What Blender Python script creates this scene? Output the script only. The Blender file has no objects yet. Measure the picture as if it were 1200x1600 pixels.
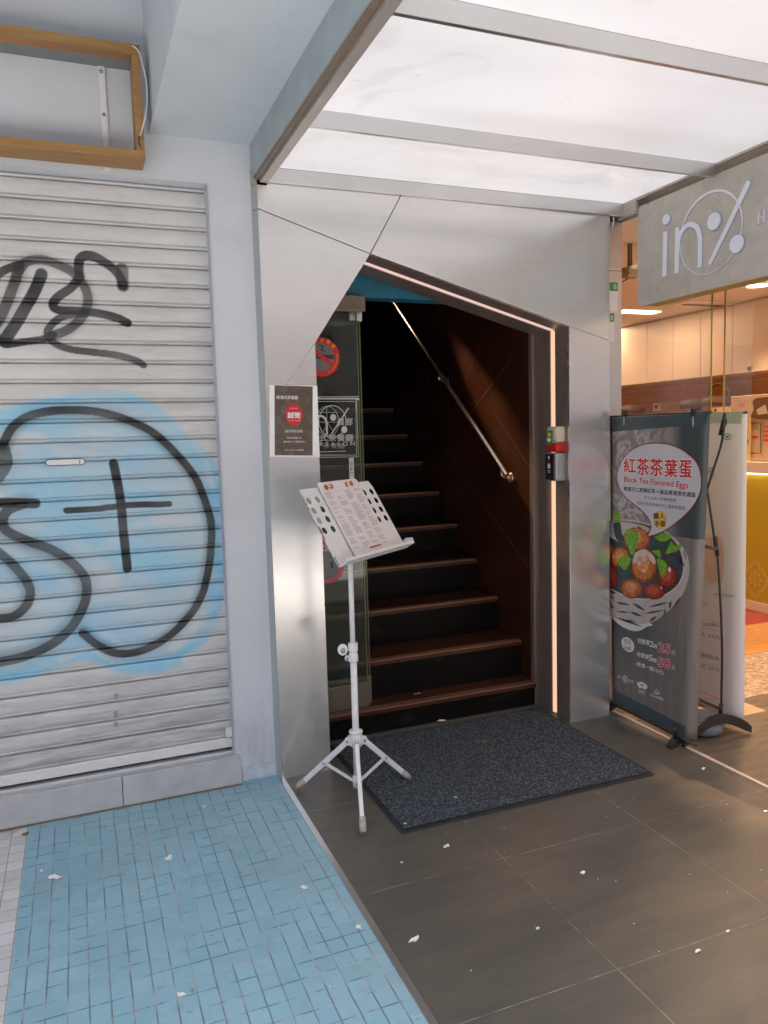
import bpy, bmesh, math, random
import numpy as np
from mathutils import Matrix, Vector

random.seed(7)
S = bpy.context.scene
COL = S.collection
PI = math.pi

# ---------------------------------------------------------------- camera
F, CAMH = 1201.113, 1.5
M3 = np.array([[0.92838, -0.37164, -0.02780], [-0.06267, -0.08201, -0.99466], [0.36785, 0.92491, -0.09917]])
M3 = np.linalg.svd(M3)[0] @ np.linalg.svd(M3)[2]
CAMP = np.array([0, 0, CAMH])
cd = bpy.data.cameras.new('camera')
cam = bpy.data.objects.new('camera', cd)
COL.objects.link(cam)
r_, u_, b_ = M3[0], -M3[1], -M3[2]
cam.matrix_world = Matrix(((r_[0], u_[0], b_[0], 0), (r_[1], u_[1], b_[1], 0), (r_[2], u_[2], b_[2], CAMH), (0, 0, 0, 1)))
cd.sensor_fit = 'VERTICAL'
cd.sensor_height = 32.0
cd.sensor_width = 24.0
cd.lens = F / 1600 * 32.0
cd.clip_start = 0.02
cd.clip_end = 500
S.camera = cam

# ---------------------------------------------------------------- sky, sun, exposure
SUN_EL, SUN_AZ = math.radians(66), math.radians(200)     # high over the street behind the camera: it lights the pavement, not the arcade's depth
w = bpy.data.worlds.new('World')
S.world = w
w.use_nodes = True
nt = w.node_tree
sky = nt.nodes.new('ShaderNodeTexSky')
sky.sky_type = 'NISHITA'
sky.sun_disc = False
sky.sun_elevation = SUN_EL
sky.sun_rotation = SUN_AZ
sky.air_density = 1.6
sky.dust_density = 4.0
bg = nt.nodes['Background']
nt.links.new(sky.outputs[0], bg.inputs[0])
bg.inputs[1].default_value = 0.15
sd = bpy.data.lights.new('sun', 'SUN')
sd.energy = 5.0
sd.angle = math.radians(0.5)
sd.color = (1.0, 0.94, 0.86)
sun = bpy.data.objects.new('sun', sd)
COL.objects.link(sun)
sv = Vector((math.sin(SUN_AZ) * math.cos(SUN_EL), math.cos(SUN_AZ) * math.cos(SUN_EL), math.sin(SUN_EL)))
sun.rotation_euler = sv.to_track_quat('Z', 'Y').to_euler()
S.view_settings.view_transform = 'Standard'
S.view_settings.look = 'None'
S.view_settings.gamma = 1
S.view_settings.exposure = 1.92
S.cycles.use_denoising = True
S.cycles.max_bounces = 9
S.cycles.diffuse_bounces = 4
S.cycles.glossy_bounces = 5
S.cycles.transparent_max_bounces = 12
S.cycles.sample_clamp_indirect = 6


# ---------------------------------------------------------------- helpers
def ray(px, py):
    return M3.T @ np.array([(px - 600) / F, (py - 800) / F, 1.0])


def onx(px, py, X):
    v = ray(px, py)
    return CAMP + v * (X / v[0])


def ony(px, py, Y):
    v = ray(px, py)
    return CAMP + v * (Y / v[1])


def onz(px, py, Z=0.0):
    v = ray(px, py)
    return CAMP + v * ((Z - CAMH) / v[2])


class Plane:
    """a flat surface: origin, two axes and the side one looks at"""
    def __init__(s, O, u, v, n):
        s.O, s.u, s.v, s.n = [np.array(k, float) for k in (O, u, v, n)]

    def at(s, px, py):
        d = ray(px, py)
        p = CAMP + d * (np.dot(s.O - CAMP, s.n) / np.dot(d, s.n)) - s.O
        return (float(np.dot(p, s.u)), float(np.dot(p, s.v)))

    def w(s, a, b, h=0.0):
        return tuple(s.O + s.u * a + s.v * b + s.n * h)


class MB:
    def __init__(s):
        s.v, s.f, s.m, s.sm, s.mats, s.cur, s.smooth = [], [], [], [], [], 0, False

    def mat(s, m):
        if m not in s.mats:
            s.mats.append(m)
        s.cur = s.mats.index(m)
        return s

    def add(s, vs, fs):
        o = len(s.v)
        s.v += [tuple(map(float, k)) for k in vs]
        for f in fs:
            s.f.append([o + i for i in f])
            s.m.append(s.cur)
            s.sm.append(s.smooth)
        return s

    def box(s, x0, x1, y0, y1, z0, z1):
        return s.add([(x0, y0, z0), (x1, y0, z0), (x1, y1, z0), (x0, y1, z0), (x0, y0, z1), (x1, y0, z1), (x1, y1, z1), (x0, y1, z1)],
                     [(0, 3, 2, 1), (4, 5, 6, 7), (0, 1, 5, 4), (1, 2, 6, 5), (2, 3, 7, 6), (3, 0, 4, 7)])

    def prism(s, pts, ext):
        """polygon (3-D points) swept by a vector"""
        n = len(pts)
        e = np.array(ext, float)
        vs = [tuple(p) for p in pts] + [tuple(np.array(p, float) + e) for p in pts]
        return s.add(vs, [tuple(range(n))[::-1], tuple(range(n, 2 * n))] + [(i, (i + 1) % n, n + (i + 1) % n, n + i) for i in range(n)])

    def tube(s, pts, r, seg=10, cap=True):
        pts = [np.array(p, float) for p in pts]
        rs = r if isinstance(r, (list, tuple)) else [r] * len(pts)
        t = []
        for i in range(len(pts)):
            a, b = pts[max(i - 1, 0)], pts[min(i + 1, len(pts) - 1)]
            d = b - a
            t.append(d / (np.linalg.norm(d) + 1e-12))
        ref = np.array([0, 0, 1.0]) if abs(t[0][2]) < .9 else np.array([1.0, 0, 0])
        nrm = np.cross(t[0], ref); nrm /= np.linalg.norm(nrm)
        vs = []
        for i, p in enumerate(pts):
            nrm = nrm - t[i] * np.dot(nrm, t[i]); nrm /= np.linalg.norm(nrm)
            bn = np.cross(t[i], nrm)
            for k in range(seg):
                a = 2 * PI * k / seg
                vs.append(p + rs[i] * (math.cos(a) * nrm + math.sin(a) * bn))
        fs = []
        for i in range(len(pts) - 1):
            for k in range(seg):
                fs.append((i * seg + k, i * seg + (k + 1) % seg, (i + 1) * seg + (k + 1) % seg, (i + 1) * seg + k))
        sv = s.smooth
        s.smooth = True
        s.add(vs, fs)
        s.smooth = sv
        if cap:
            o = len(s.v) - len(vs)
            n = len(pts) - 1
            s.f.append([o + k for k in range(seg)][::-1]); s.m.append(s.cur); s.sm.append(False)
            s.f.append([o + n * seg + k for k in range(seg)]); s.m.append(s.cur); s.sm.append(False)
        return s

    def lathe(s, O, prof, seg=20, axis=(0, 0, 1)):
        O = np.array(O, float); ax = np.array(axis, float); ax /= np.linalg.norm(ax)
        ref = np.array([1.0, 0, 0]) if abs(ax[0]) < .9 else np.array([0, 1.0, 0])
        e1 = np.cross(ax, ref); e1 /= np.linalg.norm(e1); e2 = np.cross(ax, e1)
        vs = []
        for r, h in prof:
            for k in range(seg):
                a = 2 * PI * k / seg
                vs.append(O + ax * h + r * (math.cos(a) * e1 + math.sin(a) * e2))
        fs = []
        for i in range(len(prof) - 1):
            for k in range(seg):
                fs.append((i * seg + k, i * seg + (k + 1) % seg, (i + 1) * seg + (k + 1) % seg, (i + 1) * seg + k))
        fs.append(tuple(range(seg))[::-1])
        fs.append(tuple((len(prof) - 1) * seg + k for k in range(seg)))
        sv = s.smooth; s.smooth = True
        s.add(vs, fs)
        s.smooth = sv
        return s

    # flat marks on a Plane
    def poly(s, P, pts, h=.001, flip=False):
        n = len(pts)
        return s.add([P.w(a, b, h) for a, b in pts], [tuple(range(n))])

    def disc(s, P, c, rx, ry=None, h=.001, n=28, ang=0.0):
        ry = rx if ry is None else ry
        pts = []
        for k in range(n):
            a = 2 * PI * k / n
            x, y = rx * math.cos(a), ry * math.sin(a)
            pts.append((c[0] + x * math.cos(ang) - y * math.sin(ang), c[1] + x * math.sin(ang) + y * math.cos(ang)))
        return s.poly(P, pts, h)

    def stroke(s, P, pts, wd, h=.001, closed=False):
        n = len(pts)
        ws = wd if isinstance(wd, (list, tuple)) else [wd] * n
        L, R = [], []
        for i in range(n):
            a = pts[(i - 1) % n] if closed else pts[max(i - 1, 0)]
            b = pts[(i + 1) % n] if closed else pts[min(i + 1, n - 1)]
            dx, dy = b[0] - a[0], b[1] - a[1]
            l = math.hypot(dx, dy) + 1e-12
            nx, ny = -dy / l * ws[i] / 2, dx / l * ws[i] / 2
            L.append((pts[i][0] + nx, pts[i][1] + ny)); R.append((pts[i][0] - nx, pts[i][1] - ny))
        vs = [P.w(a, b, h) for a, b in L + R]
        m = n if closed else n - 1
        return s.add(vs, [(i, (i + 1) % n, n + (i + 1) % n, n + i) for i in range(m)])

    def ring(s, P, c, rx, ry, wd, h=.001, n=40, a0=0, a1=2 * PI, ang=0):
        full = abs(a1 - a0 - 2 * PI) < 1e-6
        pts = []
        for k in range(n if full else n + 1):
            a = a0 + (a1 - a0) * k / n
            x, y = rx * math.cos(a), ry * math.sin(a)
            pts.append((c[0] + x * math.cos(ang) - y * math.sin(ang), c[1] + x * math.sin(ang) + y * math.cos(ang)))
        return s.stroke(P, pts, wd, h, closed=full)

    def text(s, P, body, BL, BR, TL, h=.002, bold=0.0, shear=0.0):
        """writing whose bounding box is laid into the parallelogram BL, BR, TL of the plane"""
        v, f = glyphs(body, 0.0, shear)
        x0, x1, y0, y1 = v[:, 0].min(), v[:, 0].max(), v[:, 1].min(), v[:, 1].max()
        BL, BR, TL = np.array(BL), np.array(BR), np.array(TL)
        uv = BL + ((v[:, :1] - x0) / (x1 - x0)) * (BR - BL) + ((v[:, 1:2] - y0) / (y1 - y0)) * (TL - BL)
        if not bold:
            return s.add([P.w(a, b, h) for a, b in uv], f)
        k = float(np.linalg.norm(TL - BL)) * bold
        for q in range(8 if bold > .03 else 4):
            t = 2 * PI * q / (8 if bold > .03 else 4) + .4
            s.add([P.w(a + k * math.cos(t), b + k * math.sin(t), h + q * .00004) for a, b in uv], f)
        return s

    def build(s, name, m=None, parent=None, bevel=0.0, recalc=True):
        me = bpy.data.meshes.new(name)
        off = np.array(root_loc(parent)) if parent else np.zeros(3)
        me.from_pydata([tuple(np.array(k) - off) for k in s.v], [], s.f)
        mats = s.mats if s.mats else [m]
        for k in mats:
            me.materials.append(MAT[k] if isinstance(k, str) else k)
        me.polygons.foreach_set('material_index', s.m)
        me.polygons.foreach_set('use_smooth', s.sm)
        if recalc:
            bm = bmesh.new(); bm.from_mesh(me)
            bmesh.ops.recalc_face_normals(bm, faces=bm.faces)
            bm.to_mesh(me); bm.free()
        me.update()
        o = bpy.data.objects.new(name, me)
        COL.objects.link(o)
        if parent:
            o.parent = parent
        if bevel:
            b = o.modifiers.new('bevel', 'BEVEL')
            b.width = bevel; b.segments = 2; b.limit_method = 'ANGLE'; b.angle_limit = math.radians(40)
            b.harden_normals = False
        return o


def root_loc(o):
    p = Vector((0, 0, 0))
    while o:
        p = p + Vector(o.location); o = o.parent
    return tuple(p)


_gl = {}


def glyphs(body, bold, shear):
    key = (body, bold, shear)
    if key not in _gl:
        cu = bpy.data.curves.new('writing', 'FONT')
        cu.body = body; cu.offset = bold; cu.shear = shear; cu.resolution_u = 3
        o = bpy.data.objects.new('writing', cu)
        COL.objects.link(o)
        dg = bpy.context.evaluated_depsgraph_get()
        me = bpy.data.meshes.new_from_object(o.evaluated_get(dg))
        v = np.array([tuple(k.co)[:2] for k in me.vertices]); f = [tuple(p.vertices) for p in me.polygons]
        bpy.data.objects.remove(o); bpy.data.curves.remove(cu); bpy.data.meshes.remove(me)
        _gl[key] = (v, f)
    return _gl[key]


def tag(o, label=None, cat=None, group=None, kind=None):
    if label: o['label'] = label
    if cat: o['category'] = cat
    if group: o['group'] = group
    if kind: o['kind'] = kind
    return o


def empty(name, loc, label, cat, group=None):
    o = bpy.data.objects.new(name, None)
    COL.objects.link(o)
    o.location = loc
    o.empty_display_size = .1
    return tag(o, label, cat, group)


def smooth_path(pts, n=8):
    """Catmull-Rom through 2-D or 3-D points"""
    P = [np.array(p, float) for p in pts]
    P = [2 * P[0] - P[1]] + P + [2 * P[-1] - P[-2]]
    out = []
    for i in range(1, len(P) - 2):
        for k in range(n):
            t = k / n
            out.append(.5 * (2 * P[i] + (P[i + 1] - P[i - 1]) * t + (2 * P[i - 1] - 5 * P[i] + 4 * P[i + 1] - P[i + 2]) * t ** 2 + (3 * P[i] - P[i - 1] - 3 * P[i + 1] + P[i + 2]) * t ** 3))
    out.append(P[-2])
    return [tuple(p) for p in out]


# ---------------------------------------------------------------- materials
MAT = {}


class NT:
    def __init__(s, name):
        m = bpy.data.materials.new(name); m.use_nodes = True
        s.m, s.t = m, m.node_tree
        s.b = s.t.nodes['Principled BSDF']
        MAT[name] = m
        s._pos = None

    def n(s, typ, **kw):
        k = s.t.nodes.new(typ)
        for a, v in kw.items():
            setattr(k, a, v)
        return k

    def l(s, a, b):
        s.t.links.new(a, b)

    def pos(s):
        if s._pos is None:
            s._pos = s.n('ShaderNodeNewGeometry').outputs['Position']
        return s._pos

    def xyz(s):
        k = s.n('ShaderNodeSeparateXYZ'); s.l(s.pos(), k.inputs[0]); return k.outputs

    def math(s, op, a, b=None, c=None):
        k = s.n('ShaderNodeMath', operation=op)
        for i, v in enumerate((a, b, c)):
            if v is None: continue
            if isinstance(v, (int, float)): k.inputs[i].default_value = v
            else: s.l(v, k.inputs[i])
        return k.outputs[0]

    def noise(s, scale, detail=3, rough=.5, stretch=(1, 1, 1), dist=0.0):
        mp = s.n('ShaderNodeMapping'); s.l(s.pos(), mp.inputs[0]); mp.inputs['Scale'].default_value = stretch
        k = s.n('ShaderNodeTexNoise')
        s.l(mp.outputs[0], k.inputs['Vector'])
        k.inputs['Scale'].default_value = scale; k.inputs['Detail'].default_value = detail
        k.inputs['Roughness'].default_value = rough; k.inputs['Distortion'].default_value = dist
        return k.outputs['Fac']

    def ramp(s, fac, stops):
        k = s.n('ShaderNodeValToRGB'); s.l(fac, k.inputs[0])
        e = k.color_ramp.elements
        while len(e) < len(stops): e.new(.5)
        for i, (p, c) in enumerate(stops):
            e[i].position = p
            e[i].color = (c, c, c, 1) if isinstance(c, (int, float)) else (*c, 1)
        return k.outputs[0]

    def mix(s, fac, a, b, mode='MIX'):
        k = s.n('ShaderNodeMix', data_type='RGBA', blend_type=mode)
        for i, v in ((0, fac), (6, a), (7, b)):
            if isinstance(v, (int, float)): k.inputs[i].default_value = v if i == 0 else (v, v, v, 1)
            elif isinstance(v, tuple): k.inputs[i].default_value = (*v, 1)
            else: s.l(v, k.inputs[i])
        return k.outputs[2]

    def col(s, v):
        if isinstance(v, tuple): s.b.inputs['Base Color'].default_value = (*v, 1)
        else: s.l(v, s.b.inputs['Base Color'])
        return s

    def set(s, **kw):
        for a, v in kw.items():
            i = s.b.inputs[{'rough': 'Roughness', 'metal': 'Metallic', 'spec': 'Specular IOR Level', 'es': 'Emission Strength', 'ec': 'Emission Color', 'sub': 'Subsurface Weight', 'alpha': 'Alpha', 'coat': 'Coat Weight', 'trans': 'Transmission Weight', 'aniso': 'Anisotropic'}[a]]
            if isinstance(v, tuple): i.default_value = (*v, 1)
            elif isinstance(v, (int, float)): i.default_value = v
            else: s.l(v, i)
        return s

    def bump(s, hgt, strength=.3, dist=.002):
        k = s.n('ShaderNodeBump'); s.l(hgt, k.inputs['Height'])
        k.inputs['Strength'].default_value = strength; k.inputs['Distance'].default_value = dist
        s.l(k.outputs[0], s.b.inputs['Normal'])
        return s


def plain(name, c, rough=.5, metal=0.0, var=.12, scale=6, spec=.5, bump=0.0, stretch=(1, 1, 1)):
    k = NT(name)
    n = k.noise(scale, 5, .6, stretch)
    a = tuple(x * (1 - var) for x in c); b = tuple(min(1, x * (1 + var)) for x in c)
    k.col(k.ramp(n, [(.3, a), (.7, b)])).set(metal=metal, spec=spec)
    k.set(rough=k.ramp(k.noise(scale * .7, 3, .5, stretch), [(.2, max(.02, rough * .92)), (.8, min(1, rough * 1.08))]))
    if bump: k.bump(k.noise(scale * 12, 4, .6, stretch), bump)
    return k


def emit(name, c, strength):
    k = NT(name)
    k.col((.12, .12, .12)).set(ec=c, es=strength)
    return k


def plaster(name, c, amt):
    k = NT(name)
    x, y, z = k.xyz()
    base = k.ramp(k.noise(2.2, 5, .6), [(.3, tuple(v * .95 for v in c)), (.7, tuple(min(1, v * 1.04) for v in c))])
    stain = k.ramp(k.noise(1, 6, .68, (3, 3, 1.1), .8), [(.56, 0.0), (.80, amt)])
    base = k.mix(stain, base, tuple(v * .70 for v in c))
    low = k.math('MULTIPLY', k.ramp(z, [(.0, 1.0), (.45, 0.0)]), k.ramp(k.noise(1, 6, .7, (9, 9, 4), .6), [(.45, 0.0), (.72, .8)]))
    base = k.mix(low, base, (.26, .26, .27))
    speck = k.ramp(k.noise(48, 3, .6), [(.735, 0.0), (.76, amt)])
    base = k.mix(speck, base, (.30, .30, .31))
    k.col(base).set(rough=.7)
    k.bump(k.math('ADD', k.noise(90, 3, .6), k.math('MULTIPLY', k.noise(7, 3, .5), 1.5)), .16, .003)


plaster('pale_blue_plaster', (.575, .60, .65), .5)
plaster('soffit_blue', (.54, .60, .65), .45)
plain('skirting_paint', (.50, .54, .60), .6, var=.16, scale=22, bump=.25)
plain('steel_plain', (.60, .60, .60), .3, .9, var=.05, scale=3)
plain('fascia_steel', (.38, .44, .46), .45, .25, var=.12, scale=9)
plain('bronze_steel', (.33, .255, .225), .36, .55, var=.10, scale=7)
plain('white_powder', (.74, .74, .75), .35, var=.05, scale=30)
plain('white_metal', (.72, .71, .72), .4, var=.06, scale=20)
plain('white_paper', (.80, .79, .82), .6, var=.02, scale=10)
plain('scrap_white', (.78, .775, .77), .85, var=.16, scale=45)
plain('black_plastic', (.018, .018, .02), .4, var=.2, scale=20)
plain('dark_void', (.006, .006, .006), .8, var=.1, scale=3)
plain('screw_steel', (.35, .34, .33), .4, .9)
plain('rubber_foot', (.42, .38, .33), .7, var=.35, scale=60)
plain('red_paint', (.55, .02, .02), .35, var=.1, scale=20)
plain('red_print', (.60, .015, .015), .5, var=.08, scale=20)
plain('white_print', (.74, .74, .76), .55, var=.03, scale=20)
plain('grey_print', (.17, .17, .18), .6, var=.1, scale=20)
plain('dark_print', (.045, .04, .045), .6, var=.1, scale=20)
plain('etch_white', (.62, .64, .62), .6, var=.05, scale=20)
plain('yellow_print', (.72, .50, .06), .55, var=.05, scale=20)
plain('amber_print', (.80, .42, .07), .55, var=.05, scale=20)
plain('pink_print', (.62, .10, .15), .5, var=.05, scale=20)
plain('green_print', (.06, .30, .06), .5, var=.05, scale=20)
plain('leaf_print', (.16, .36, .03), .5, var=.45, scale=60)
plain('dark_leaf_print', (.03, .055, .06), .5, var=.4, scale=60)
plain('green_header', (.46, .53, .36), .55, var=.04)
plain('teal_header', (.055, .075, .088), .5, var=.06)
plain('bubble_print', (.54, .52, .57), .55, var=.04, scale=8)
plain('maroon_print', (.23, .02, .025), .55, var=.05)
plain('bowl_glaze', (.50, .42, .38), .5, var=.10, scale=14)
plain('bowl_rim', (.66, .62, .62), .5, var=.05, scale=14)
plain('bowl_blue', (.025, .055, .13), .5, var=.35, scale=50)
plain('bowl_inside', (.055, .05, .055), .5, var=.4, scale=40)
plain('egg_pale', (.62, .50, .44), .5, var=.10, scale=50)
plain('drink_print', (.80, .56, .40), .5, var=.10, scale=9)
plain('beam_blue', (.02, .15, .24), .5, var=.12, scale=8)
plain('tan_rail', (.20, .145, .105), .5, var=.1, scale=8)
plain('door_steel', (.22, .185, .15), .38, .5, var=.1, scale=8)
plain('cabinet_laminate', (.72, .60, .50), .35, var=.03, scale=2)
plain('shop_ceiling', (.72, .60, .48), .7, var=.03)
plain('carton', (.55, .38, .25), .7, var=.08, scale=12)
plain('carton_dark', (.10, .05, .03), .6, var=.2, scale=12)
plain('pot_steel', (.30, .20, .14), .3, .9, var=.15, scale=20)
plain('slab_stone', (.62, .50, .42), .35, var=.05)
plain('red_carpet', (.25, .012, .012), .9, var=.2, scale=60, bump=.3)
plain('paving', (.52, .50, .48), .8, var=.1, scale=2, bump=.2)
plain('concrete', (.30, .29, .28), .8, var=.1, scale=2, bump=.2)
plain('asphalt', (.055, .055, .058), .9, var=.25, scale=12, bump=.3)
plain('dry_leaf', (.20, .09, .035), .7, var=.3, scale=60)
plain('grey_batten', (.19, .20, .21), .7, var=.12, scale=14)
plain('cable_white', (.62, .62, .62), .5)
plain('cream_plastic', (.58, .52, .42), .4, var=.05)
plain('silver_plastic', (.42, .44, .46), .3, .6, var=.05)
plain('weight_bag', (.20, .21, .22), .45, var=.12, scale=9)
plain('string_red', (.45, .02, .03), .6)
plain('sign_edge', (.26, .18, .05), .5, .1, var=.1)
plain('letter_white', (.70, .72, .80), .35, var=.02)
plain('letter_side', (.30, .34, .44), .4, var=.02)
plain('opposite_stucco', (.55, .40, .34), .8, var=.08, scale=.6)
plain('opposite_window', (.05, .06, .07), .15, var=.1)


def steel_panel():
    k = NT('brushed_steel')
    streak = k.noise(1, 5, .65, (1.2, 1.2, 220))
    blot = k.noise(1.6, 4, .6)
    c = k.ramp(streak, [(.3, (.70, .70, .695)), (.7, (.78, .778, .775))])
    smear = k.ramp(k.noise(9, 6, .7, (1, 1, .5), .6), [(.55, 1.0), (.78, .90)])
    k.col(k.mix(1.0, c, smear, 'MULTIPLY')).set(metal=.78, spec=.5)
    r = k.ramp(blot, [(.3, .21), (.7, .28)])
    k.set(rough=r)
    k.bump(k.noise(.9, 1, .4, (1, 1, 1.5)), .05, .02)
    return k


steel_panel()
plain('trim_paint', (.52, .53, .60), .6, var=.05)
plain('step_tile', (.47, .47, .475), .6, var=.10, scale=14)
plain('edge_steel', (.42, .38, .35), .4, .35, var=.10, scale=5)
plain('return_steel', (.42, .46, .47), .45, .35, var=.06)


def wood():
    k = NT('frame_wood')
    g = k.noise(1, 6, .6, (6, 60, 60), .4)
    k.col(k.ramp(g, [(.25, (.22, .11, .035)), (.55, (.34, .185, .065)), (.8, (.40, .24, .10))])).set(rough=.55)
    k.bump(g, .15)


wood()


def orange_wood():
    k = NT('orange_wood')
    g = k.noise(1, 6, .6, (5, 60, 60), .4)
    k.col(k.ramp(g, [(.25, (.28, .09, .015)), (.6, (.46, .17, .03)), (.85, (.55, .25, .06))])).set(rough=.5)


orange_wood()


def canopy_mat():
    """acrylic light box: brighter along its tubes, dim where the film has sagged or is stained"""
    k = NT('lit_acrylic')
    band = k.noise(1, 2, .5, (.4, 2.6, 1), .5)
    blot = k.noise(1.3, 4, .55)
    f = k.math('ADD', k.math('MULTIPLY', band, .7), k.math('MULTIPLY', blot, .3))
    c = k.ramp(f, [(.34, (.74, .70, .71)), (.46, (.88, .835, .86)), (.56, (1.0, .955, .985)), (.68, (1.04, 1.0, 1.03))])
    vein = k.ramp(k.math('ABSOLUTE', k.math('SUBTRACT', k.noise(.85, 3, .5, (1, 1, 1), .8), .56)), [(0, .86), (.009, 1.0)])
    k.col((.35, .34, .35)).set(rough=.3, ec=k.mix(1.0, k.mix(1.0, c, vein, 'MULTIPLY'), k.ramp(k.noise(26, 1, .4), [(.20, .62), (.225, 1.0)]), 'MULTIPLY'), es=.165)


canopy_mat()
emit('led_pink', (1.0, .66, .60), .21)
emit('led_orange', (1.0, .62, .40), .26)
emit('lamp_warm', (1.0, .80, .55), 1.5)
emit('cove_warm', (1.0, .82, .60), 2.5)


def grid_lines(k, u, v, pu, pv, ou, ov, wu, wv):
    """1 on grout lines"""
    fu = k.math('FRACT', k.math('DIVIDE', k.math('SUBTRACT', u, ou), pu))
    fv = k.math('FRACT', k.math('DIVIDE', k.math('SUBTRACT', v, ov), pv))
    au = k.math('ABSOLUTE', k.math('SUBTRACT', fu, .5)); av = k.math('ABSOLUTE', k.math('SUBTRACT', fv, .5))
    lu = k.math('GREATER_THAN', au, .5 - wu / pu / 2); lv = k.math('GREATER_THAN', av, .5 - wv / pv / 2)
    return lu, lv, k.math('MAXIMUM', lu, lv)


def cell_random(k, u, v, pu, pv, ou, ov):
    fu = k.math('FLOOR', k.math('DIVIDE', k.math('SUBTRACT', u, ou), pu)); fv = k.math('FLOOR', k.math('DIVIDE', k.math('SUBTRACT', v, ov), pv))
    c = k.n('ShaderNodeCombineXYZ'); k.l(fu, c.inputs[0]); k.l(fv, c.inputs[1])
    wn = k.n('ShaderNodeTexWhiteNoise'); k.l(c.outputs[0], wn.inputs[0])
    return wn.outputs[0]


def blue_tiles():
    k = NT('blue_tile')
    x, y, z = k.xyz()
    wob = k.math('MULTIPLY', k.math('SUBTRACT', k.noise(5, 2), .5), .006)
    lu, lv, g = grid_lines(k, k.math('ADD', x, wob), k.math('ADD', y, wob), .0548, .0635, -.003, 2.403, .0042, .0044)
    rnd = cell_random(k, x, y, .0548, .0635, -.003, 2.403)
    tone = k.math('ADD', k.math('MULTIPLY', rnd, .22), k.math('MULTIPLY', k.noise(3, 4), .78))
    base = k.ramp(tone, [(.28, (.215, .40, .495)), (.72, (.275, .47, .57))])
    grime = k.math('MAXIMUM', k.ramp(k.noise(16, 5, .65), [(.54, 0.0), (.72, .45)]), k.ramp(k.noise(1.7, 6, .7), [(.50, 0.0), (.75, .55)]))
    base = k.mix(grime, base, (.22, .29, .31))
    patch = k.ramp(k.noise(9, 3, .6), [(.44, (.40, .44, .46)), (.60, (.10, .15, .18))])
    cov = k.ramp(k.noise(7, 3, .5), [(.25, .7), (.42, 1.0)])
    dk = k.ramp(k.noise(6, 4, .6), [(.36, (.38, .41, .42)), (.56, (.13, .18, .21))])
    c = k.mix(k.math('MULTIPLY', lv, cov), base, patch)
    c = k.mix(k.math('MULTIPLY', lu, cov), c, dk)
    chip = k.math('MULTIPLY', k.ramp(k.noise(42, 4, .6), [(.685, 0.0), (.71, 1.0)]), .8)
    c = k.mix(chip, c, (.07, .15, .19))
    k.col(c).set(rough=k.ramp(k.noise(8, 4), [(.3, .38), (.7, .62)]))
    k.bump(k.math('SUBTRACT', 1.0, g), .5, .0015)


blue_tiles()


def white_tiles():
    k = NT('white_tile')
    x, y, z = k.xyz()
    lu, lv, g = grid_lines(k, x, y, .0548, .0635, -.268, 2.403, .003, .0028)
    rnd = cell_random(k, x, y, .0548, .0635, -.268, 2.403)
    base = k.ramp(k.math('ADD', k.math('MULTIPLY', rnd, .4), k.math('MULTIPLY', k.noise(9, 5), .6)), [(.3, (.52, .52, .53)), (.7, (.64, .63, .64))])
    k.col(k.mix(g, base, (.26, .26, .26))).set(rough=.5)
    k.bump(k.math('SUBTRACT', 1.0, g), .5, .0015)


white_tiles()


def grey_tiles():
    k = NT('grey_tile')
    x, y, z = k.xyz()
    lu, lv, g = grid_lines(k, x, y, .605, .621, 1.314, 1.636, .0032, .0032)
    rnd = cell_random(k, x, y, .605, .621, 1.314, 1.636)
    g1 = k.noise(1, 6, .62, (3.2, 22, 1), .5)
    g2 = k.noise(1, 5, .6, (2, 7, 1), .3)
    tone = k.math('ADD', k.math('ADD', k.math('MULTIPLY', g1, .40), k.math('MULTIPLY', g2, .60)), k.math('MULTIPLY', k.math('SUBTRACT', rnd, .5), .08))
    c = k.ramp(tone, [(.30, (.074, .073, .067)), (.5, (.100, .092, .077)), (.70, (.140, .119, .091))])
    dust = k.ramp(k.noise(60, 3, .7), [(.70, 0.0), (.76, .35)])
    c = k.mix(dust, c, (.30, .29, .27))
    gr = k.ramp(k.noise(14, 3), [(.4, (.12, .115, .105)), (.6, (.27, .26, .24))])
    k.col(k.mix(g, c, gr)).set(rough=k.ramp(k.noise(5, 5, .6), [(.3, .30), (.7, .46)]), spec=.5)
    k.bump(k.math('ADD', k.math('MULTIPLY', k.math('SUBTRACT', 1.0, g), 1.0), k.math('MULTIPLY', g1, .12)), .35, .0012)


grey_tiles()


def plank_tiles():
    k = NT('plank_tile')
    x, y, z = k.xyz()
    lu, lv, g = grid_lines(k, x, y, .24, .24, 2.575, 2.67, .003, .003)
    rnd = cell_random(k, x, y, .24, .24, 2.575, 2.67)
    grain = k.noise(1, 6, .6, (5, 26, 1), .8)
    dark = k.ramp(grain, [(.3, (.075, .060, .045)), (.7, (.17, .135, .10))])
    light = k.ramp(grain, [(.3, (.44, .29, .17)), (.7, (.56, .39, .25))])
    c = k.mix(k.math('GREATER_THAN', rnd, .62), dark, light)
    k.col(k.mix(g, c, (.10, .08, .06))).set(rough=.45)
    k.bump(grain, .2, .002)


plank_tiles()


def mosaic():
    k = NT('shop_mosaic')
    v = k.n('ShaderNodeTexVoronoi'); k.l(k.pos(), v.inputs['Vector']); v.inputs['Scale'].default_value = 55
    sp = k.n('ShaderNodeSeparateColor'); k.l(v.outputs['Color'], sp.inputs[0])
    k.col(k.ramp(sp.outputs[0], [(0, (.18, .13, .10)), (.5, (.34, .25, .18)), (1, (.52, .40, .30))])).set(rough=.5)


mosaic()


def shop_planks():
    k = NT('shop_wood_floor')
    g = k.noise(1, 5, .6, (4, 26, 1), .4)
    k.col(k.ramp(g, [(.3, (.36, .15, .045)), (.7, (.55, .26, .09))])).set(rough=.4)


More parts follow.
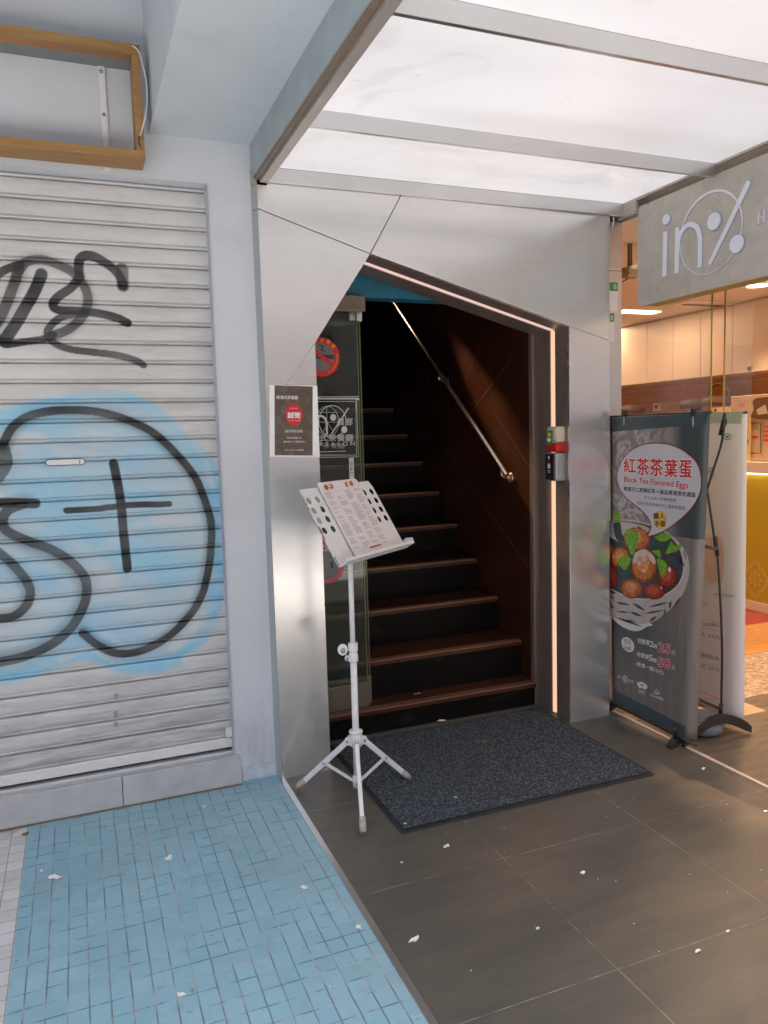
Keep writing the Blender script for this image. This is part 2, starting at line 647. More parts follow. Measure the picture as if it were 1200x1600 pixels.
shop_planks()


def splash():
    k = NT('splash_tile')
    x, y, z = k.xyz()
    lu, lv, g = grid_lines(k, y, z, .62, .155, 5.05, 1.60, .006, .006)
    gr = k.noise(1, 5, .6, (1, 3, 26), .3)
    c = k.ramp(gr, [(.3, (.46, .21, .065)), (.7, (.60, .30, .105))])
    k.col(k.mix(g, c, (.62, .45, .28))).set(rough=.4)


splash()


def concrete_sign():
    k = NT('sign_concrete')
    a = k.noise(1, 6, .65, (3, 5, 7), 1.2)
    fine = k.noise(1, 5, .7, (10, 40, 18), .6)
    f = k.math('ADD', k.math('MULTIPLY', a, .75), k.math('MULTIPLY', fine, .25))
    k.col(k.ramp(f, [(.32, (.37, .345, .30)), (.5, (.45, .42, .37)), (.68, (.54, .50, .445))])).set(rough=.55, metal=.1)
    k.bump(f, .15, .004)


concrete_sign()


def shutter_mat():
    k = NT('painted_shutter')
    at = k.n('ShaderNodeAttribute'); at.attribute_name = 'spray'
    sp = k.n('ShaderNodeSeparateColor'); k.l(at.outputs['Color'], sp.inputs[0])
    x, y, z = k.xyz()
    c = k.ramp(k.noise(4, 5, .6, (1, 1, 3)), [(.3, (.56, .555, .555)), (.7, (.64, .635, .64))])
    scr = k.ramp(k.noise(1, 6, .7, (7, 1, 95), .5), [(.63, 0.0), (.72, .55)])
    c = k.mix(scr, c, (.25, .23, .22))
    low = k.ramp(z, [(.10, 1.0), (.75, 0.0)])
    dirt = k.math('MULTIPLY', k.ramp(k.noise(1, 6, .68, (4, 1, 40), .6), [(.38, 0.0), (.68, .85)]), k.math('MAXIMUM', low, k.ramp(k.noise(1.3, 4, .6), [(.45, .05), (.75, .45)])))
    c = k.mix(dirt, c, (.20, .185, .165))
    ptch = k.ramp(k.noise(3.4, 2, .4, (1, 1, 1.6), 1.5), [(.40, .62), (.52, .97)])
    c = k.mix(k.math('MULTIPLY', sp.outputs[1], ptch), c, (.245, .53, .72))
    c = k.mix(sp.outputs[2], c, (.60, .585, .585))
    c = k.mix(sp.outputs[0], c, (.020, .019, .019))
    k.col(c).set(rough=.48)


shutter_mat()


def mat_fibre():
    k = NT('mat_fibre')
    x, y, z = k.xyz()
    v = k.n('ShaderNodeTexVoronoi'); v.inputs['Scale'].default_value = 1
    mp = k.n('ShaderNodeMapping'); k.l(k.pos(), mp.inputs[0]); mp.inputs['Scale'].default_value = (75, 125, 1)
    k.l(mp.outputs[0], v.inputs['Vector'])
    n2 = k.noise(140, 3, .7)
    h = k.math('ADD', k.ramp(v.outputs['Distance'], [(.05, 1.0), (.62, 0.0)]), k.math('MULTIPLY', k.math('SUBTRACT', n2, .5), .9))
    k.col(k.ramp(h, [(.12, (.060, .068, .080)), (.5, (.130, .150, .175)), (.95, (.26, .295, .335))])).set(rough=.95, spec=.1)
    k.bump(h, 1.0, .008)


mat_fibre()
plain('mat_rubber', (.022, .024, .028), .7, var=.2, scale=30)


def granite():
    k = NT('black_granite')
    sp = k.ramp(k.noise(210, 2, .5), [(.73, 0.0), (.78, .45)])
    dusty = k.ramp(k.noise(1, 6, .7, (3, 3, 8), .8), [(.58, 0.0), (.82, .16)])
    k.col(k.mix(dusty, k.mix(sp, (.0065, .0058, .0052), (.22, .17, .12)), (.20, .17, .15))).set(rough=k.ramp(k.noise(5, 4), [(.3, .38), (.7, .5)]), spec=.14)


granite()


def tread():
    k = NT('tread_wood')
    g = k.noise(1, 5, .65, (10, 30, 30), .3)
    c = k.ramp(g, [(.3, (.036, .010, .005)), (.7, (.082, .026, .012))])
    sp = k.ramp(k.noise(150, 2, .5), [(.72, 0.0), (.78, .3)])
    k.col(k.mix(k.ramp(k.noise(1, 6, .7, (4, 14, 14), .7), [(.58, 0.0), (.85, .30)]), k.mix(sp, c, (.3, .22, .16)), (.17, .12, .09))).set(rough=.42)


tread()
plain('nosing_line', (.30, .15, .09), .4, .3, var=.1)


def wall_bronze():
    k = NT('bronze_wall')
    a = k.noise(2.2, 6, .6, (1, 1, 1), .4)
    k.col(k.ramp(a, [(.3, (.055, .017, .0075)), (.7, (.130, .042, .018))])).set(rough=k.ramp(k.noise(5, 4), [(.3, .26), (.7, .42)]), metal=.5)
    k.bump(k.noise(120, 4, .6), .12, .002)


wall_bronze()
plain('seam_bronze', (.26, .12, .06), .3, .5)


def glass():
    k = NT('clear_glass')
    for nm, col, rf in (('clear_glass', (.965, .985, .965), .16), ('door_glass', (.90, .93, .90), .4)):
        if nm != 'clear_glass': k = NT(nm)
        k.t.nodes.remove(k.b)
        tr = k.n('ShaderNodeBsdfTransparent'); tr.inputs[0].default_value = (*col, 1)
        gl = k.n('ShaderNodeBsdfGlossy'); gl.inputs['Roughness'].default_value = .01
        fr = k.n('ShaderNodeFresnel'); fr.inputs[0].default_value = 1.5
        mx = k.n('ShaderNodeMixShader')
        k.l(k.math('MULTIPLY', fr.outputs[0], rf), mx.inputs[0]); k.l(tr.outputs[0], mx.inputs[1]); k.l(gl.outputs[0], mx.inputs[2])
        out = mx.outputs[0]
        if nm == 'door_glass':      # a film of dust
            df = k.n('ShaderNodeBsdfDiffuse'); df.inputs[0].default_value = (.50, .54, .50, 1)
            m2 = k.n('ShaderNodeMixShader')
            k.l(k.ramp(k.noise(3, 4, .6, (4, 1, .6)), [(.3, .006), (.7, .03)]), m2.inputs[0]); k.l(out, m2.inputs[1]); k.l(df.outputs[0], m2.inputs[2]); out = m2.outputs[0]
        k.l(out, k.t.nodes['Material Output'].inputs[0])


glass()
plain('glass_edge', (.16, .18, .08), .25, var=.05)
plain('reflected_print', (.38, .44, .38), .4, var=.05)


def banner_print():
    """printed sheet: warm grey wood tone fading to slate at its edges, pale steam swirls in its upper corner"""
    k = NT('banner_print')
    x, y, z = k.xyz()
    a = k.noise(1, 4, .5, (1, 30, 2))
    warm = k.ramp(a, [(.3, (.165, .140, .130)), (.7, (.225, .192, .178))])
    lo = k.ramp(z, [(.10, 0.0), (.28, .25), (.52, 1.0), (.62, .6), (.75, .0)])
    left = k.ramp(k.math('SUBTRACT', y, 2.65), [(.12, 0.0), (.36, 1.0)])
    c = k.mix(k.math('MULTIPLY', lo, left), warm, (.052, .064, .070))
    top = k.math('MULTIPLY', k.ramp(z, [(.95, 0.0), (1.0, 0.0), (1.25, 1.0)]), k.ramp(k.math('SUBTRACT', y, 2.58), [(.16, 1.0), (.24, 0.0)]))
    c = k.mix(top, c, (.055, .068, .072))
    wv = k.noise(6.5, 4, .5, (1, 1, 1), 2.2)
    wisps = k.ramp(k.math('ABSOLUTE', k.math('SUBTRACT', wv, .5)), [(0.0, .80), (.03, .38), (.12, .05)])
    reg = k.math('MULTIPLY', k.ramp(z, [(.90, 0.0), (.98, 1.0)]), k.ramp(k.math('SUBTRACT', y, 2.65), [(.10, 0.0), (.36, 1.0)]))
    c = k.mix(k.math('MULTIPLY', wisps, reg), c, (.55, .50, .50))
    k.col(c).set(rough=.42)


banner_print()


def back_cloth_print():
    k = NT('back_cloth_print')
    x, y, z = k.xyz()
    fold = k.noise(1, 2, .5, (1, 12, .5))
    c = k.ramp(z, [(.05, (.82, .79, .83)), (.62, (.84, .81, .84)), (.68, (.81, .81, .79)), (1.4, (.84, .85, .81))])
    k.col(k.mix(k.ramp(fold, [(.3, 0.0), (.7, .25)]), c, (.66, .66, .66))).set(rough=.5)
    tl_ = k.n('ShaderNodeBsdfTranslucent'); tl_.inputs[0].default_value = (.80, .78, .75, 1)
    mx = k.n('ShaderNodeMixShader'); mx.inputs[0].default_value = .22
    k.l(k.b.outputs[0], mx.inputs[1]); k.l(tl_.outputs[0], mx.inputs[2]); k.l(mx.outputs[0], k.t.nodes['Material Output'].inputs[0])


back_cloth_print()


def egg(name, c0, c1, scale=40):
    k = NT(name)
    v = k.n('ShaderNodeTexVoronoi', feature='DISTANCE_TO_EDGE'); k.l(k.pos(), v.inputs['Vector']); v.inputs['Scale'].default_value = scale
    n = k.noise(24, 4, .6)
    base = k.ramp(n, [(.3, c0), (.7, c1)])
    k.col(k.mix(k.ramp(v.outputs[0], [(.0, .8), (.06, .0)]), base, tuple(x * .35 for x in c0))).set(rough=.5)


egg('egg_orange', (.52, .11, .012), (.68, .24, .05))
egg('egg_red', (.26, .02, .012), (.46, .055, .02), 70)
egg('egg_rust', (.40, .075, .02), (.62, .20, .06), 60)
egg('egg_orange_dark', (.30, .045, .006), (.42, .10, .02)); egg('egg_red_dark', (.11, .008, .006), (.22, .018, .012), 70); egg('egg_rust_dark', (.20, .03, .01), (.34, .08, .025), 60)
egg('egg_orange_light', (.66, .22, .05), (.80, .40, .14)); egg('egg_red_light', (.44, .06, .03), (.58, .12, .06), 70); egg('egg_rust_light', (.58, .20, .07), (.74, .36, .15), 60)


def brick_poster():
    k = NT('brick_poster')
    br = k.n('ShaderNodeTexBrick'); mp = k.n('ShaderNodeMapping')
    x, y, z = k.xyz(); cb = k.n('ShaderNodeCombineXYZ'); k.l(x, cb.inputs[0]); k.l(z, cb.inputs[1])
    k.l(cb.outputs[0], br.inputs['Vector']); br.inputs['Scale'].default_value = 26
    br.inputs['Color1'].default_value = (.13, .07, .045, 1); br.inputs['Color2'].default_value = (.085, .065, .05, 1); br.inputs['Mortar'].default_value = (.055, .045, .035, 1)
    br.inputs['Mortar Size'].default_value = .03
    k.col(k.mix(k.ramp(k.noise(30, 4), [(.45, 0.0), (.7, .5)]), br.outputs[0], (.17, .15, .13))).set(rough=.5)


brick_poster()


def amber_counter():
    k = NT('amber_panel')
    k.col(k.ramp(k.noise(2, 3), [(.3, (.38, .27, .010)), (.7, (.42, .31, .014))])).set(rough=.35)


amber_counter()
# ================================================================ SETTING
XB, YF, YW = .762, 3.21, 3.25      # tile border, face of the steel entrance, face of the plaster wall


def slab(name, m, x0, x1, y0, y1, z0, z1, kind='structure'):
    return tag(MB().box(x0, x1, y0, y1, z0, z1).build(name, m), kind=kind)


ground = MB().add([(-60, -60, -.30), (60, -60, -.30), (60, 60, -.30), (-60, 60, -.30)], [(0, 1, 2, 3)]).build('ground', 'asphalt')
tag(ground, kind='structure')
slab('road', 'asphalt', -40, 40, -11, -1.6, -.26, -.13)
slab('pavement', 'paving', -14, 14, -1.6, -.4, -.26, -.006)
slab('opposite_pavement', 'concrete', -40, 40, -14, -11, -.26, .0)
slab('blue_tile_floor', 'blue_tile', -.265, .746, -.4, 3.44, -.10, 0)
slab('white_tile_floor', 'white_tile', -6, -.265, -.4, 3.44, -.10, -.002)
slab('grey_tile_floor', 'grey_tile', .768, 2.572, -.4, 3.70, -.10, 0)
slab('floor_trim', 'steel_plain', .746, .768, -.4, 3.24, -.10, .003)
slab('shop_threshold', 'slab_stone', 2.572, 2.590, -.4, 3.39, -.10, .004)
slab('plank_tile_floor', 'plank_tile', 2.590, 9, -.4, 3.10, -.10, 0)
slab('mosaic_floor', 'shop_mosaic', 2.590, 9, 3.10, 3.70, -.10, .002)
slab('shop_wood_floor', 'shop_wood_floor', 2.572, 9, 3.70, 4.26, -.10, .004)
slab('shop_red_floor', 'red_carpet', 2.572, 9, 4.26, 9, -.10, .006)

# ceilings of the arcade
slab('arcade_ceiling', 'soffit_blue', -6, .345, -.6, 3.25, 3.25, 3.40)
slab('arcade_beam', 'soffit_blue', .345, .742, -.6, 3.25, 2.702, 3.40)
slab('canopy_roof', 'concrete', .742, 9, -.6, 3.24, 2.80, 3.40)
slab('shop_ceiling', 'shop_ceiling', 2.75, 9, 3.26, 9, 2.58, 2.70)
slab('shop_front_ceiling', 'shop_ceiling', 2.72, 9, -.4, 3.26, 2.584, 2.70)

# plaster wall round the shutter
SX0, SX1, SZ0, SZ1 = -2.6, .568, .145, 2.532
wr = empty('plaster_wall', (.65, 3.3, 0), 'pale blue plaster wall with a narrow pier between the shutter and the steel entrance', 'wall')
m = MB()
m.box(SX1, .742, YW, 3.62, 0, SZ1)
m.box(-6, .775, YW, 3.62, SZ1, 3.40)
m.box(-6, SX0, YW, 3.62, 0, SZ1)
m.build('wall', 'pale_blue_plaster', wr)
m = MB().box(.592, .741, YW - .006, YW, .012, .075)
m.build('skirting', 'skirting_paint', wr)
MB().box(SX1 - .006, SX1 + .0005, YW - .0025, 3.33, SZ0 - .02, SZ1).build('edge_trim', 'trim_paint', wr)
MB().mat('blue_tile').box(.585, .742, YW - .009, YW + .002, 0, .0115).build('tile_upstand', None, wr)

# upper storeys over the arcade, so that the light only comes in from the street
ub = empty('upper_building', (0, 4, 3.4), 'storeys of the building standing above the arcade', 'building')
MB().box(-14, 14, -.6, 9.2, 3.40, 13).build('wall', 'concrete', ub)
MB().box(-14, -6, -.4, 9.2, -.1, 3.40).build('wing', 'concrete', ub)
MB().box(9, 14, -.4, 9.2, -.1, 3.40).build('wing', 'concrete', ub)
MB().box(-14, 14, 9.0, 9.4, -.1, 3.4).build('back_wall', 'concrete', ub)

op = empty('opposite_building', (0, -16, 0), 'beige building across the street', 'building')
m = MB().box(-30, 30, -20, -14, 0, 9.5)
m.build('wall', 'opposite_stucco', op)
for ix in range(-5, 6):
    for iz in range(3):
        MB().box(ix * 3.1 - .8, ix * 3.1 + .8, -14.02, -13.95, 1.2 + iz * 3, 2.7 + iz * 3).build('window', 'opposite_window', op)

# ================================================================ ROLLER SHUTTER
YS = 3.322
sh = empty('roller_shutter', (-1.0, YS, SZ0), 'closed white roller shutter with black and blue spray graffiti', 'shutter')
pitch = .0775
prof = [(0, .012), (.0028, .010), (.002, .001), (.008, -.004), (.0135, -.001), (.0142, .003), (.0158, .003), (.017, -.001), (.022, -.0022), (.027, -.0032), (.032, -.004), (.037, -.0048), (.042, -.0052), (.047, -.0055), (.052, -.0055), (.057, -.0052), (.062, -.0045), (.067, -.0035), (.0735, -.001), (.0745, .006)]
_k = [p_[0] for p_ in prof]
_f = sorted(set(_k) | set(np.arange(.020, .073, .0036).round(4)))
prof = [(d_, float(np.interp(d_, _k, [p_[1] for p_ in prof]))) for d_ in _f]
z, rows = SZ0 + .045, []
while z < SZ1 - .004:
    for dz, dy in prof:
        if z + dz < SZ1 - .002: rows.append((z + dz, YS + dy))
    z += pitch
xs = np.concatenate([np.arange(SX0, -.55, .04), np.arange(-.55, SX1 + .001, .0034)])
NX, NZ = len(xs), len(rows)
gx, gz = np.meshgrid(xs, np.array([r[0] for r in rows])); gy = np.meshgrid(xs, np.array([r[1] for r in rows]))[1]
wobble = .0012 * np.sin(gx * 3.1 + gz * 1.7)
V = np.stack([gx, gy + wobble, gz], -1).reshape(-1, 3)


def sP(px, py):
    p = ony(px, py, YS); return (p[0], p[2])


def dist_path(pts, X, Z):
    d = np.full(X.shape, 9.0); side = np.zeros(X.shape)
    for (ax, az), (bx, bz) in zip(pts[:-1], pts[1:]):
        vx, vz = bx - ax, bz - az
        t = np.clip(((X - ax) * vx + (Z - az) * vz) / (vx * vx + vz * vz + 1e-12), 0, 1)
        ex, ez = X - ax - t * vx, Z - az - t * vz
        dd = np.hypot(ex, ez)
        cr = np.sign(vx * ez - vz * ex)
        up = dd < d
        side = np.where(up, cr, side); d = np.where(up, dd, d)
    return d, side


def sstep(a, b, x):
    t = np.clip((x - a) / (b - a), 0, 1); return t * t * (3 - 2 * t)


Z2 = lambda L: [(a / 3, 360 + b / 3) for a, b in L]
Z3 = lambda L: [(a / 3, 700 + b / 3) for a, b in L]
BL_ = [  # points, width in photo px, fuzzy, strength
    (Z2([(-60, 260), (0, 200), (60, 172), (92, 165)]), 12, 1, .9),
    (Z2([(92, 165), (70, 240), (40, 320), (8, 395), (-25, 450)]), 15, 2, .85),
    (Z2([(195, 205), (165, 280), (120, 360), (70, 445), (25, 510)]), 17, 1, .93),
    (Z2([(-30, 480), (5, 515), (28, 535), (120, 522), (215, 508), (250, 490)]), 11, 1, .93),
    (Z2([(88, 190), (125, 148), (200, 138), (290, 170), (350, 205), (398, 270), (412, 335), (385, 405), (320, 465), (228, 500)]), 14, 2, .8),
    (Z2([(372, 225), (372, 140), (420, 118), (490, 150), (545, 195), (572, 240), (576, 262)]), 14, 1, .9),
    (Z2([(572, 180), (576, 262)]), 18, 1, .75),
    (Z2([(375, 215), (335, 268), (275, 310), (248, 345), (268, 372), (350, 378), (450, 388), (540, 408), (598, 434)]), 13, 1, .93),
    (Z2([(400, 393), (300, 402), (240, 445), (222, 490), (262, 533), (340, 560), (450, 573), (560, 588), (640, 612), (672, 632)]), 11, 1, .85),
    (Z2([(8, 1010), (25, 980), (62, 920), (130, 873), (230, 848), (350, 842), (470, 853), (600, 890), (720, 950), (820, 1042), (895, 1130), (935, 1200)]) + Z3([(985, 330), (990, 440), (978, 560), (945, 690), (880, 795), (780, 890), (660, 950), (550, 962), (460, 925), (388, 868)]), 13, 3, .92),
    (Z2([(5, 1030), (15, 1090), (-20, 1150)]), 26, 3, .8),
    (Z3([(-20, 258), (60, 256), (165, 260)]), 15, 1, .93),
    (Z3([(110, 262), (40, 290), (12, 340), (35, 390), (130, 435), (250, 480), (340, 540), (398, 610), (405, 690), (378, 770), (325, 850), (240, 920), (120, 975), (-10, 1005)]), 15, 4, .85),
    (Z3([(-10, 485), (60, 545), (122, 620), (142, 680), (122, 740), (60, 790), (-30, 800)]), 14, 3, .88),
    (Z3([(532, 72), (552, 170), (568, 270), (576, 370), (588, 480), (597, 565)]), 14, 1, .94),
    (Z3([(312, 292), (450, 285), (600, 268), (792, 262)]), 10, 1, .94)]
black = np.zeros(gx.shape)
rng = np.random.RandomState(3)
for pts, wpx, fz, st in BL_:
    P_ = [sP(*p) for p in smooth_path(pts, 6)]
    d, side = dist_path(P_, gx, gz)
    hw = wpx * .00268 / 2
    a = 1 - sstep(hw * .86, hw * 1.06, d)
    if fz > 1:
        soft = 1 - sstep(hw * .5, hw * (1.1 + .55 * fz), d)
        sgn = -1 if fz in (3, 4) else 1
        a = np.maximum(a, soft * (.55 if fz > 2 else .4) * np.where(side * sgn > 0, 1, .35))
    a *= min(1.0, st * 1.06) * (.95 + .05 * np.sin(gx * 23 + gz * 17))
    black = 1 - (1 - black) * (1 - a)
poly = [sP(*p) for p in smooth_path([(-140, 690), (-40, 648), (10, 636), (60, 622), (130, 611), (200, 612), (252, 636), (300, 682), (335, 722), (350, 770), (353, 840), (354, 910), (343, 962), (322, 1008), (288, 1040), (240, 1055), (185, 1052), (140, 1034), (100, 1042), (60, 1058), (0, 1072), (-140, 1090)], 5)]
pn = np.array(poly + [poly[0]])
inside = np.zeros(gx.shape, bool)
for (ax, az), (bx, bz) in zip(pn[:-1], pn[1:]):
    c = (az > gz) != (bz > gz)
    with np.errstate(divide='ignore', invalid='ignore'):
        xi = (bx - ax) * (gz - az) / (bz - az) + ax
    inside ^= c & (gx < xi)
d, _ = dist_path([tuple(p) for p in pn], gx, gz)
sdist = np.where(inside, d, -d)
blue = sstep(-.008, .02, sdist)
# the fill is thin in the middle and leaves pale windows; a strong band hugs the outline
edge = 1 - sstep(.05, .12, sdist)
fill = .66 + .24 * np.sin(gx * 9 + 2.2 * np.sin(gz * 6)) * np.sin(gz * 7 + 1.3 * np.sin(gx * 8))
blue *= np.clip(np.maximum(edge * .95, fill), .22, 1)
white = np.zeros(gx.shape)
for pts, wpx, st in [([(395, 940), (335, 1000), (290, 1030)], 14, .8), ([(318, 960), (300, 985), (270, 1012)], 16, .6), ([(330, 905), (316, 870), (320, 830)], 12, .35), ([(95, 1030), (140, 1010), (175, 1032)], 12, .5), ([(245, 810), (300, 805)], 26, .4), ([(20, 690), (60, 684)], 18, .55), ([(120, 850), (150, 880), (200, 930)], 30, .3), ([(332, 760), (322, 720), (300, 690)], 10, .45)]:
    d, _ = dist_path([sP(*p) for p in pts], gx, gz)
    hw = wpx * .00268 / 2
    white = np.maximum(white, st * (1 - sstep(hw * .4, hw * 1.3, d)))
me = bpy.data.meshes.new('slat_curtain')
idx = np.arange(NX * NZ).reshape(NZ, NX)
faces = np.stack([idx[:-1, :-1], idx[:-1, 1:], idx[1:, 1:], idx[1:, :-1]], -1).reshape(-1, 4)
me.from_pydata((V - np.array(sh.location)).tolist(), [], faces.tolist())
ca = me.color_attributes.new('spray', 'FLOAT_COLOR', 'POINT')
ca.data.foreach_set('color', np.stack([black, blue, white, np.ones_like(blue)], -1).reshape(-1).astype(np.float32))
me.materials.append(MAT['painted_shutter'])
me.update()
o = bpy.data.objects.new('slat_curtain', me); COL.objects.link(o); o.parent = sh
m = MB().box(SX0, SX1 - .004, YS - .012, YS + .02, SZ0 + .002, SZ0 + .046)
m.build('bottom_bar', 'white_metal', sh, bevel=.004)
m = MB().box(SX1 - .034, SX1 - .006, YS - .030, YS - .012, SZ0 + .055, SZ0 + .10)
m.build('latch', 'white_metal', sh, bevel=.003)
# slot shaped pull handle
PS = Plane((0, YS - .006, 0), (1, 0, 0), (0, 0, 1), (0, -1, 0))
h0 = sP(71, 723); h1 = sP(133, 721)
m = MB().mat('dark_print'); hw = .0125
pill = lambda r: [(h1[0] - .0125 + r * math.cos(t), h1[1] + r * math.sin(t)) for t in np.linspace(-PI / 2, PI / 2, 10)] + [(h0[0] + .0125 + r * math.cos(t), h0[1] + r * math.sin(t)) for t in np.linspace(PI / 2, 3 * PI / 2, 10)]
m.poly(PS, pill(.0135), .0005)
m.mat('white_metal').prism([PS.w(a, b, .001) for a, b in pill(.0105)], (0, -.004, 0))
m.mat('dark_print').stroke(PS, [(h1[0] - .021, h1[1] + .007), (h1[0] - .019, h1[1]), (h1[0] - .022, h1[1] - .007)], .003, .0056)
m.build('pull_handle', None, sh)
for py, s_ in ((1087, .010), (1115, .012), (1131, .009)):
    c = sP(181, py); MB().mat('screw_steel').prism([PS.w(c[0] + x_, c[1] + z_, .0) for x_, z_ in ((-.006, -s_), (.006, -s_), (.006, s_), (-.006, s_))], (0, -.006, 0)).build('lock_plate', None, sh)

# step under the shutter
st = empty('door_step', (-1, 3.34, 0), 'pale tiled step below the graffitied shutter', 'step')
m = MB()
for a, b in ((-2.6, -1.9), (-1.898, -1.2), (-1.198, -.502), (-.5, .092), (.0945, .584)):
    m.box(a, b, 3.238, 3.40, .0, .130)
m.build('tile', 'step_tile', st, bevel=.002)
MB().box(-2.6, .578, 3.244, 3.262, .130, .1375).build('metal_edge', 'steel_plain', st)
MB().box(-2.6, .575, 3.285, 3.294, .130, .139).build('metal_lip', 'white_metal', st)
MB().box(-2.6, .584, 3.233, 3.2375, 0, .007).build('base_joint', 'tan_rail', st)

# ================================================================ WOODEN SIGN FRAME
YQ = 3.10
fr = empty('sign_frame', (-.5, 3.2, 2.55), 'empty wooden sign frame fixed above the shutter', 'frame')
FX0, FX1, FZ0, FZ1 = -1.9, .312, 2.552, 2.957
m = MB().mat('frame_wood').box(FX0, FX1, YQ, YQ + .13, FZ0, FZ0 + .030)
m.build('bottom_rail', None, fr, bevel=.0015)
m = MB().mat('frame_wood').box(FX0, FX1, YQ, YQ + .03, FZ1 - .034, FZ1).mat('orange_wood').box(FX0, FX1, YQ + .0302, YQ + .058, FZ1 - .032, FZ1 - .002)
m.build('top_rail', None, fr)
MB().mat('frame_wood').box(FX1 - .030, FX1 - .0005, YQ + .002, YQ + .10, FZ0 + .030, FZ1 - .034).build('side_rail', None, fr, bevel=.0015)
MB().mat('frame_wood').box(FX0 + .0005, FX0 + .030, YQ + .002, YQ + .10, FZ0 + .030, FZ1 - .034).build('side_rail', None, fr, bevel=.0015)
MB().box(FX0, FX1 - .002, YQ + .0585, YW - .001, FZ1 - .030, FZ1 + .0).build('batten', 'grey_batten', fr)
sx = ony(161, 160, YW)[0]
mb = MB().mat('white_metal').box(sx - .012, sx + .012, YW - .012, YW - .001, 2.545, 2.925)
mb.mat('screw_steel')
for py in (112, 179):
    c = ony(161 + (py - 160) * .07, py, YW - .012); mb.lathe((c[0], YW - .012, c[2]), [(.007, 0), (.007, .003), (.004, .005)], 10, (0, -1, 0))
mb.build('metal_strip', None, fr)
cp = [ony(x_, y_, YQ - .012) for x_, y_ in ((207, 71), (216, 80), (224, 105), (230, 140), (228, 175), (221, 205), (218, 212))]
tag(MB().mat('cable_white').tube(smooth_path(cp, 6), .0028, 8).mat('dark_print').tube(smooth_path([ony(218, 212, YQ - .012), ony(217, 222, YQ - .012), ony(220, 230, YQ - .004)], 5), .0026, 8).build('cable'), 'thin white cable dangling at the right end of the wooden frame', 'cable')

# ================================================================ LIT CANOPY
XL, XR, ZC = .742, 2.600, 2.546
can = empty('lit_canopy', (1.68, 1.4, 2.55), 'glowing white lightbox canopy with steel bars over the entrance', 'canopy')
ys = [3.194, 2.60, 1.86, 1.12, .38, -.36]
for a, b in zip(ys[:-1], ys[1:]):
    MB().box(.80, 2.582, b + .016, a, 2.604, 2.612).build('light_panel', 'lit_acrylic', can)
for i, yb in enumerate(ys):
    MB().mat('fascia_steel' if 0 else 'steel_plain').box(.803, 2.582, yb, yb + .016, ZC, 2.603).build('cross_bar', None, can, bevel=.001)
m = MB().mat('fascia_steel').box(XL, XL + .006, -.5, 3.249, 2.568, 2.7015)
m.build('side_fascia', None, can)
MB().mat('tan_rail').box(XL + .0062, .768, -.5, 3.212, 2.556, 2.570).mat('edge_steel').box(.7685, .8025, -.5, 3.208, 2.544, 2.603).build('bottom_edge', None, can)
MB().box(2.5825, 2.597, 3.10, 3.235, 2.535, 2.62).box(2.5825, 2.597, -.5, 3.0995, 2.594, 2.62).build('side_bar', 'edge_steel', can)

# ================================================================ STEEL ENTRANCE
en = empty('steel_entrance', (1.66, 3.24, 0), 'brushed steel entrance surround with slanted joints and a glowing strip', 'entrance')
g = .0018
polys = [[(.775, 2.452), (1.258, 2.299), (1.416, 2.546), (.775, 2.546)],
         [(1.261, 2.297), (2.545, 1.946), (2.545, 2.546), (1.419, 2.546)],
         [(.775, 1.611), (.992, 1.909), (1.257, 2.295), (.775, 2.448)],
         [(.775, 0), (.992, 0), (.992, 1.905), (.775, 1.607)],
         [(2.292, 0), (2.545, 0), (2.545, 1.942), (2.292, 2.011)]]
FS = 3.21 / 3.24
polys = [[(max(.757, x_ * FS) if x_ < .78 else x_ * FS + (.008 if 2.2 < x_ < 2.4 else 0), 1.5 + (z_ - 1.5) * FS if z_ > 0 else 0) for x_, z_ in pl] for pl in polys]
polys = [[(.757 if x_ < .78 else x_, 2.556 if z_ > 2.52 else z_) for x_, z_ in pl] for pl in polys]
tilt = [(0, 0), (.004, 0), (0, .004), (.003, .003), (-.004, 0)]
for pl, (tx, tz) in zip(polys, tilt):
    cx_ = sum(p[0] for p in pl) / 4; cz_ = sum(p[1] for p in pl) / 4
    MB().prism([(x_, YF + .004 + (x_ - cx_) * tx + (z_ - cz_) * tz, z_) for x_, z_ in pl], (0, .014, 0)).build('cladding_panel', 'brushed_steel', en, bevel=.0008)
m = MB().prism([(x_, YF + .021, z_) for x_, z_ in [(.759, 0), (.981, 0), (.979, 1.905), (1.243, 2.300), (2.296, 2.012), (2.296, 0), (2.519, 0), (2.519, 2.53), (.759, 2.53)]], (0, .05, 0))
m.build('backing', 'dark_void', en)
for z0, z1 in ((0, 2.438), (2.442, 2.535)):
    MB().prism([(.7385, YW + .001, z0), (.7555, YF + .003, z0), (.759, YF + .012, z0), (.744, YW + .004, z0)], (0, 0, z1 - z0)).build('return_panel', 'return_steel', en)
MB().box(.7390, .800, YF + .004, YW + .03, 2.5355, 2.60).build('corner_cap', 'edge_steel', en)
# reveal: right jamb and sloping head, with a slot for the light strip
XJ = 2.2805
hl = lambda x_: 2.2895 + (2.0045 - 2.2895) / (2.279 - 1.246) * (x_ - 1.246)
m = MB()
m.box(XJ, XJ + .03, YF + .022, 3.338, 0, hl(XJ))
m.box(XJ + .014, XJ + .03, 3.3385, 3.3815, 0, hl(XJ))
m.box(XJ, XJ + .03, 3.382, 3.53, 0, hl(XJ))
m.box(2.2655, XJ - .0008, 3.5302, 3.56, 0, 2.62)
m.build('jamb', 'bronze_steel', en)
m = MB()
for y0, y1, up in ((YF + .022, 3.338, 0), (3.3385, 3.3815, .014), (3.382, 3.54, 0)):
    m.prism([(.95, y0, hl(.95) + up), (XJ, y0, hl(XJ) + up), (XJ, y0, hl(XJ) + .03), (.95, y0, hl(.95) + .03)], (0, y1 - y0, 0))
m.build('head_reveal', 'bronze_steel', en)
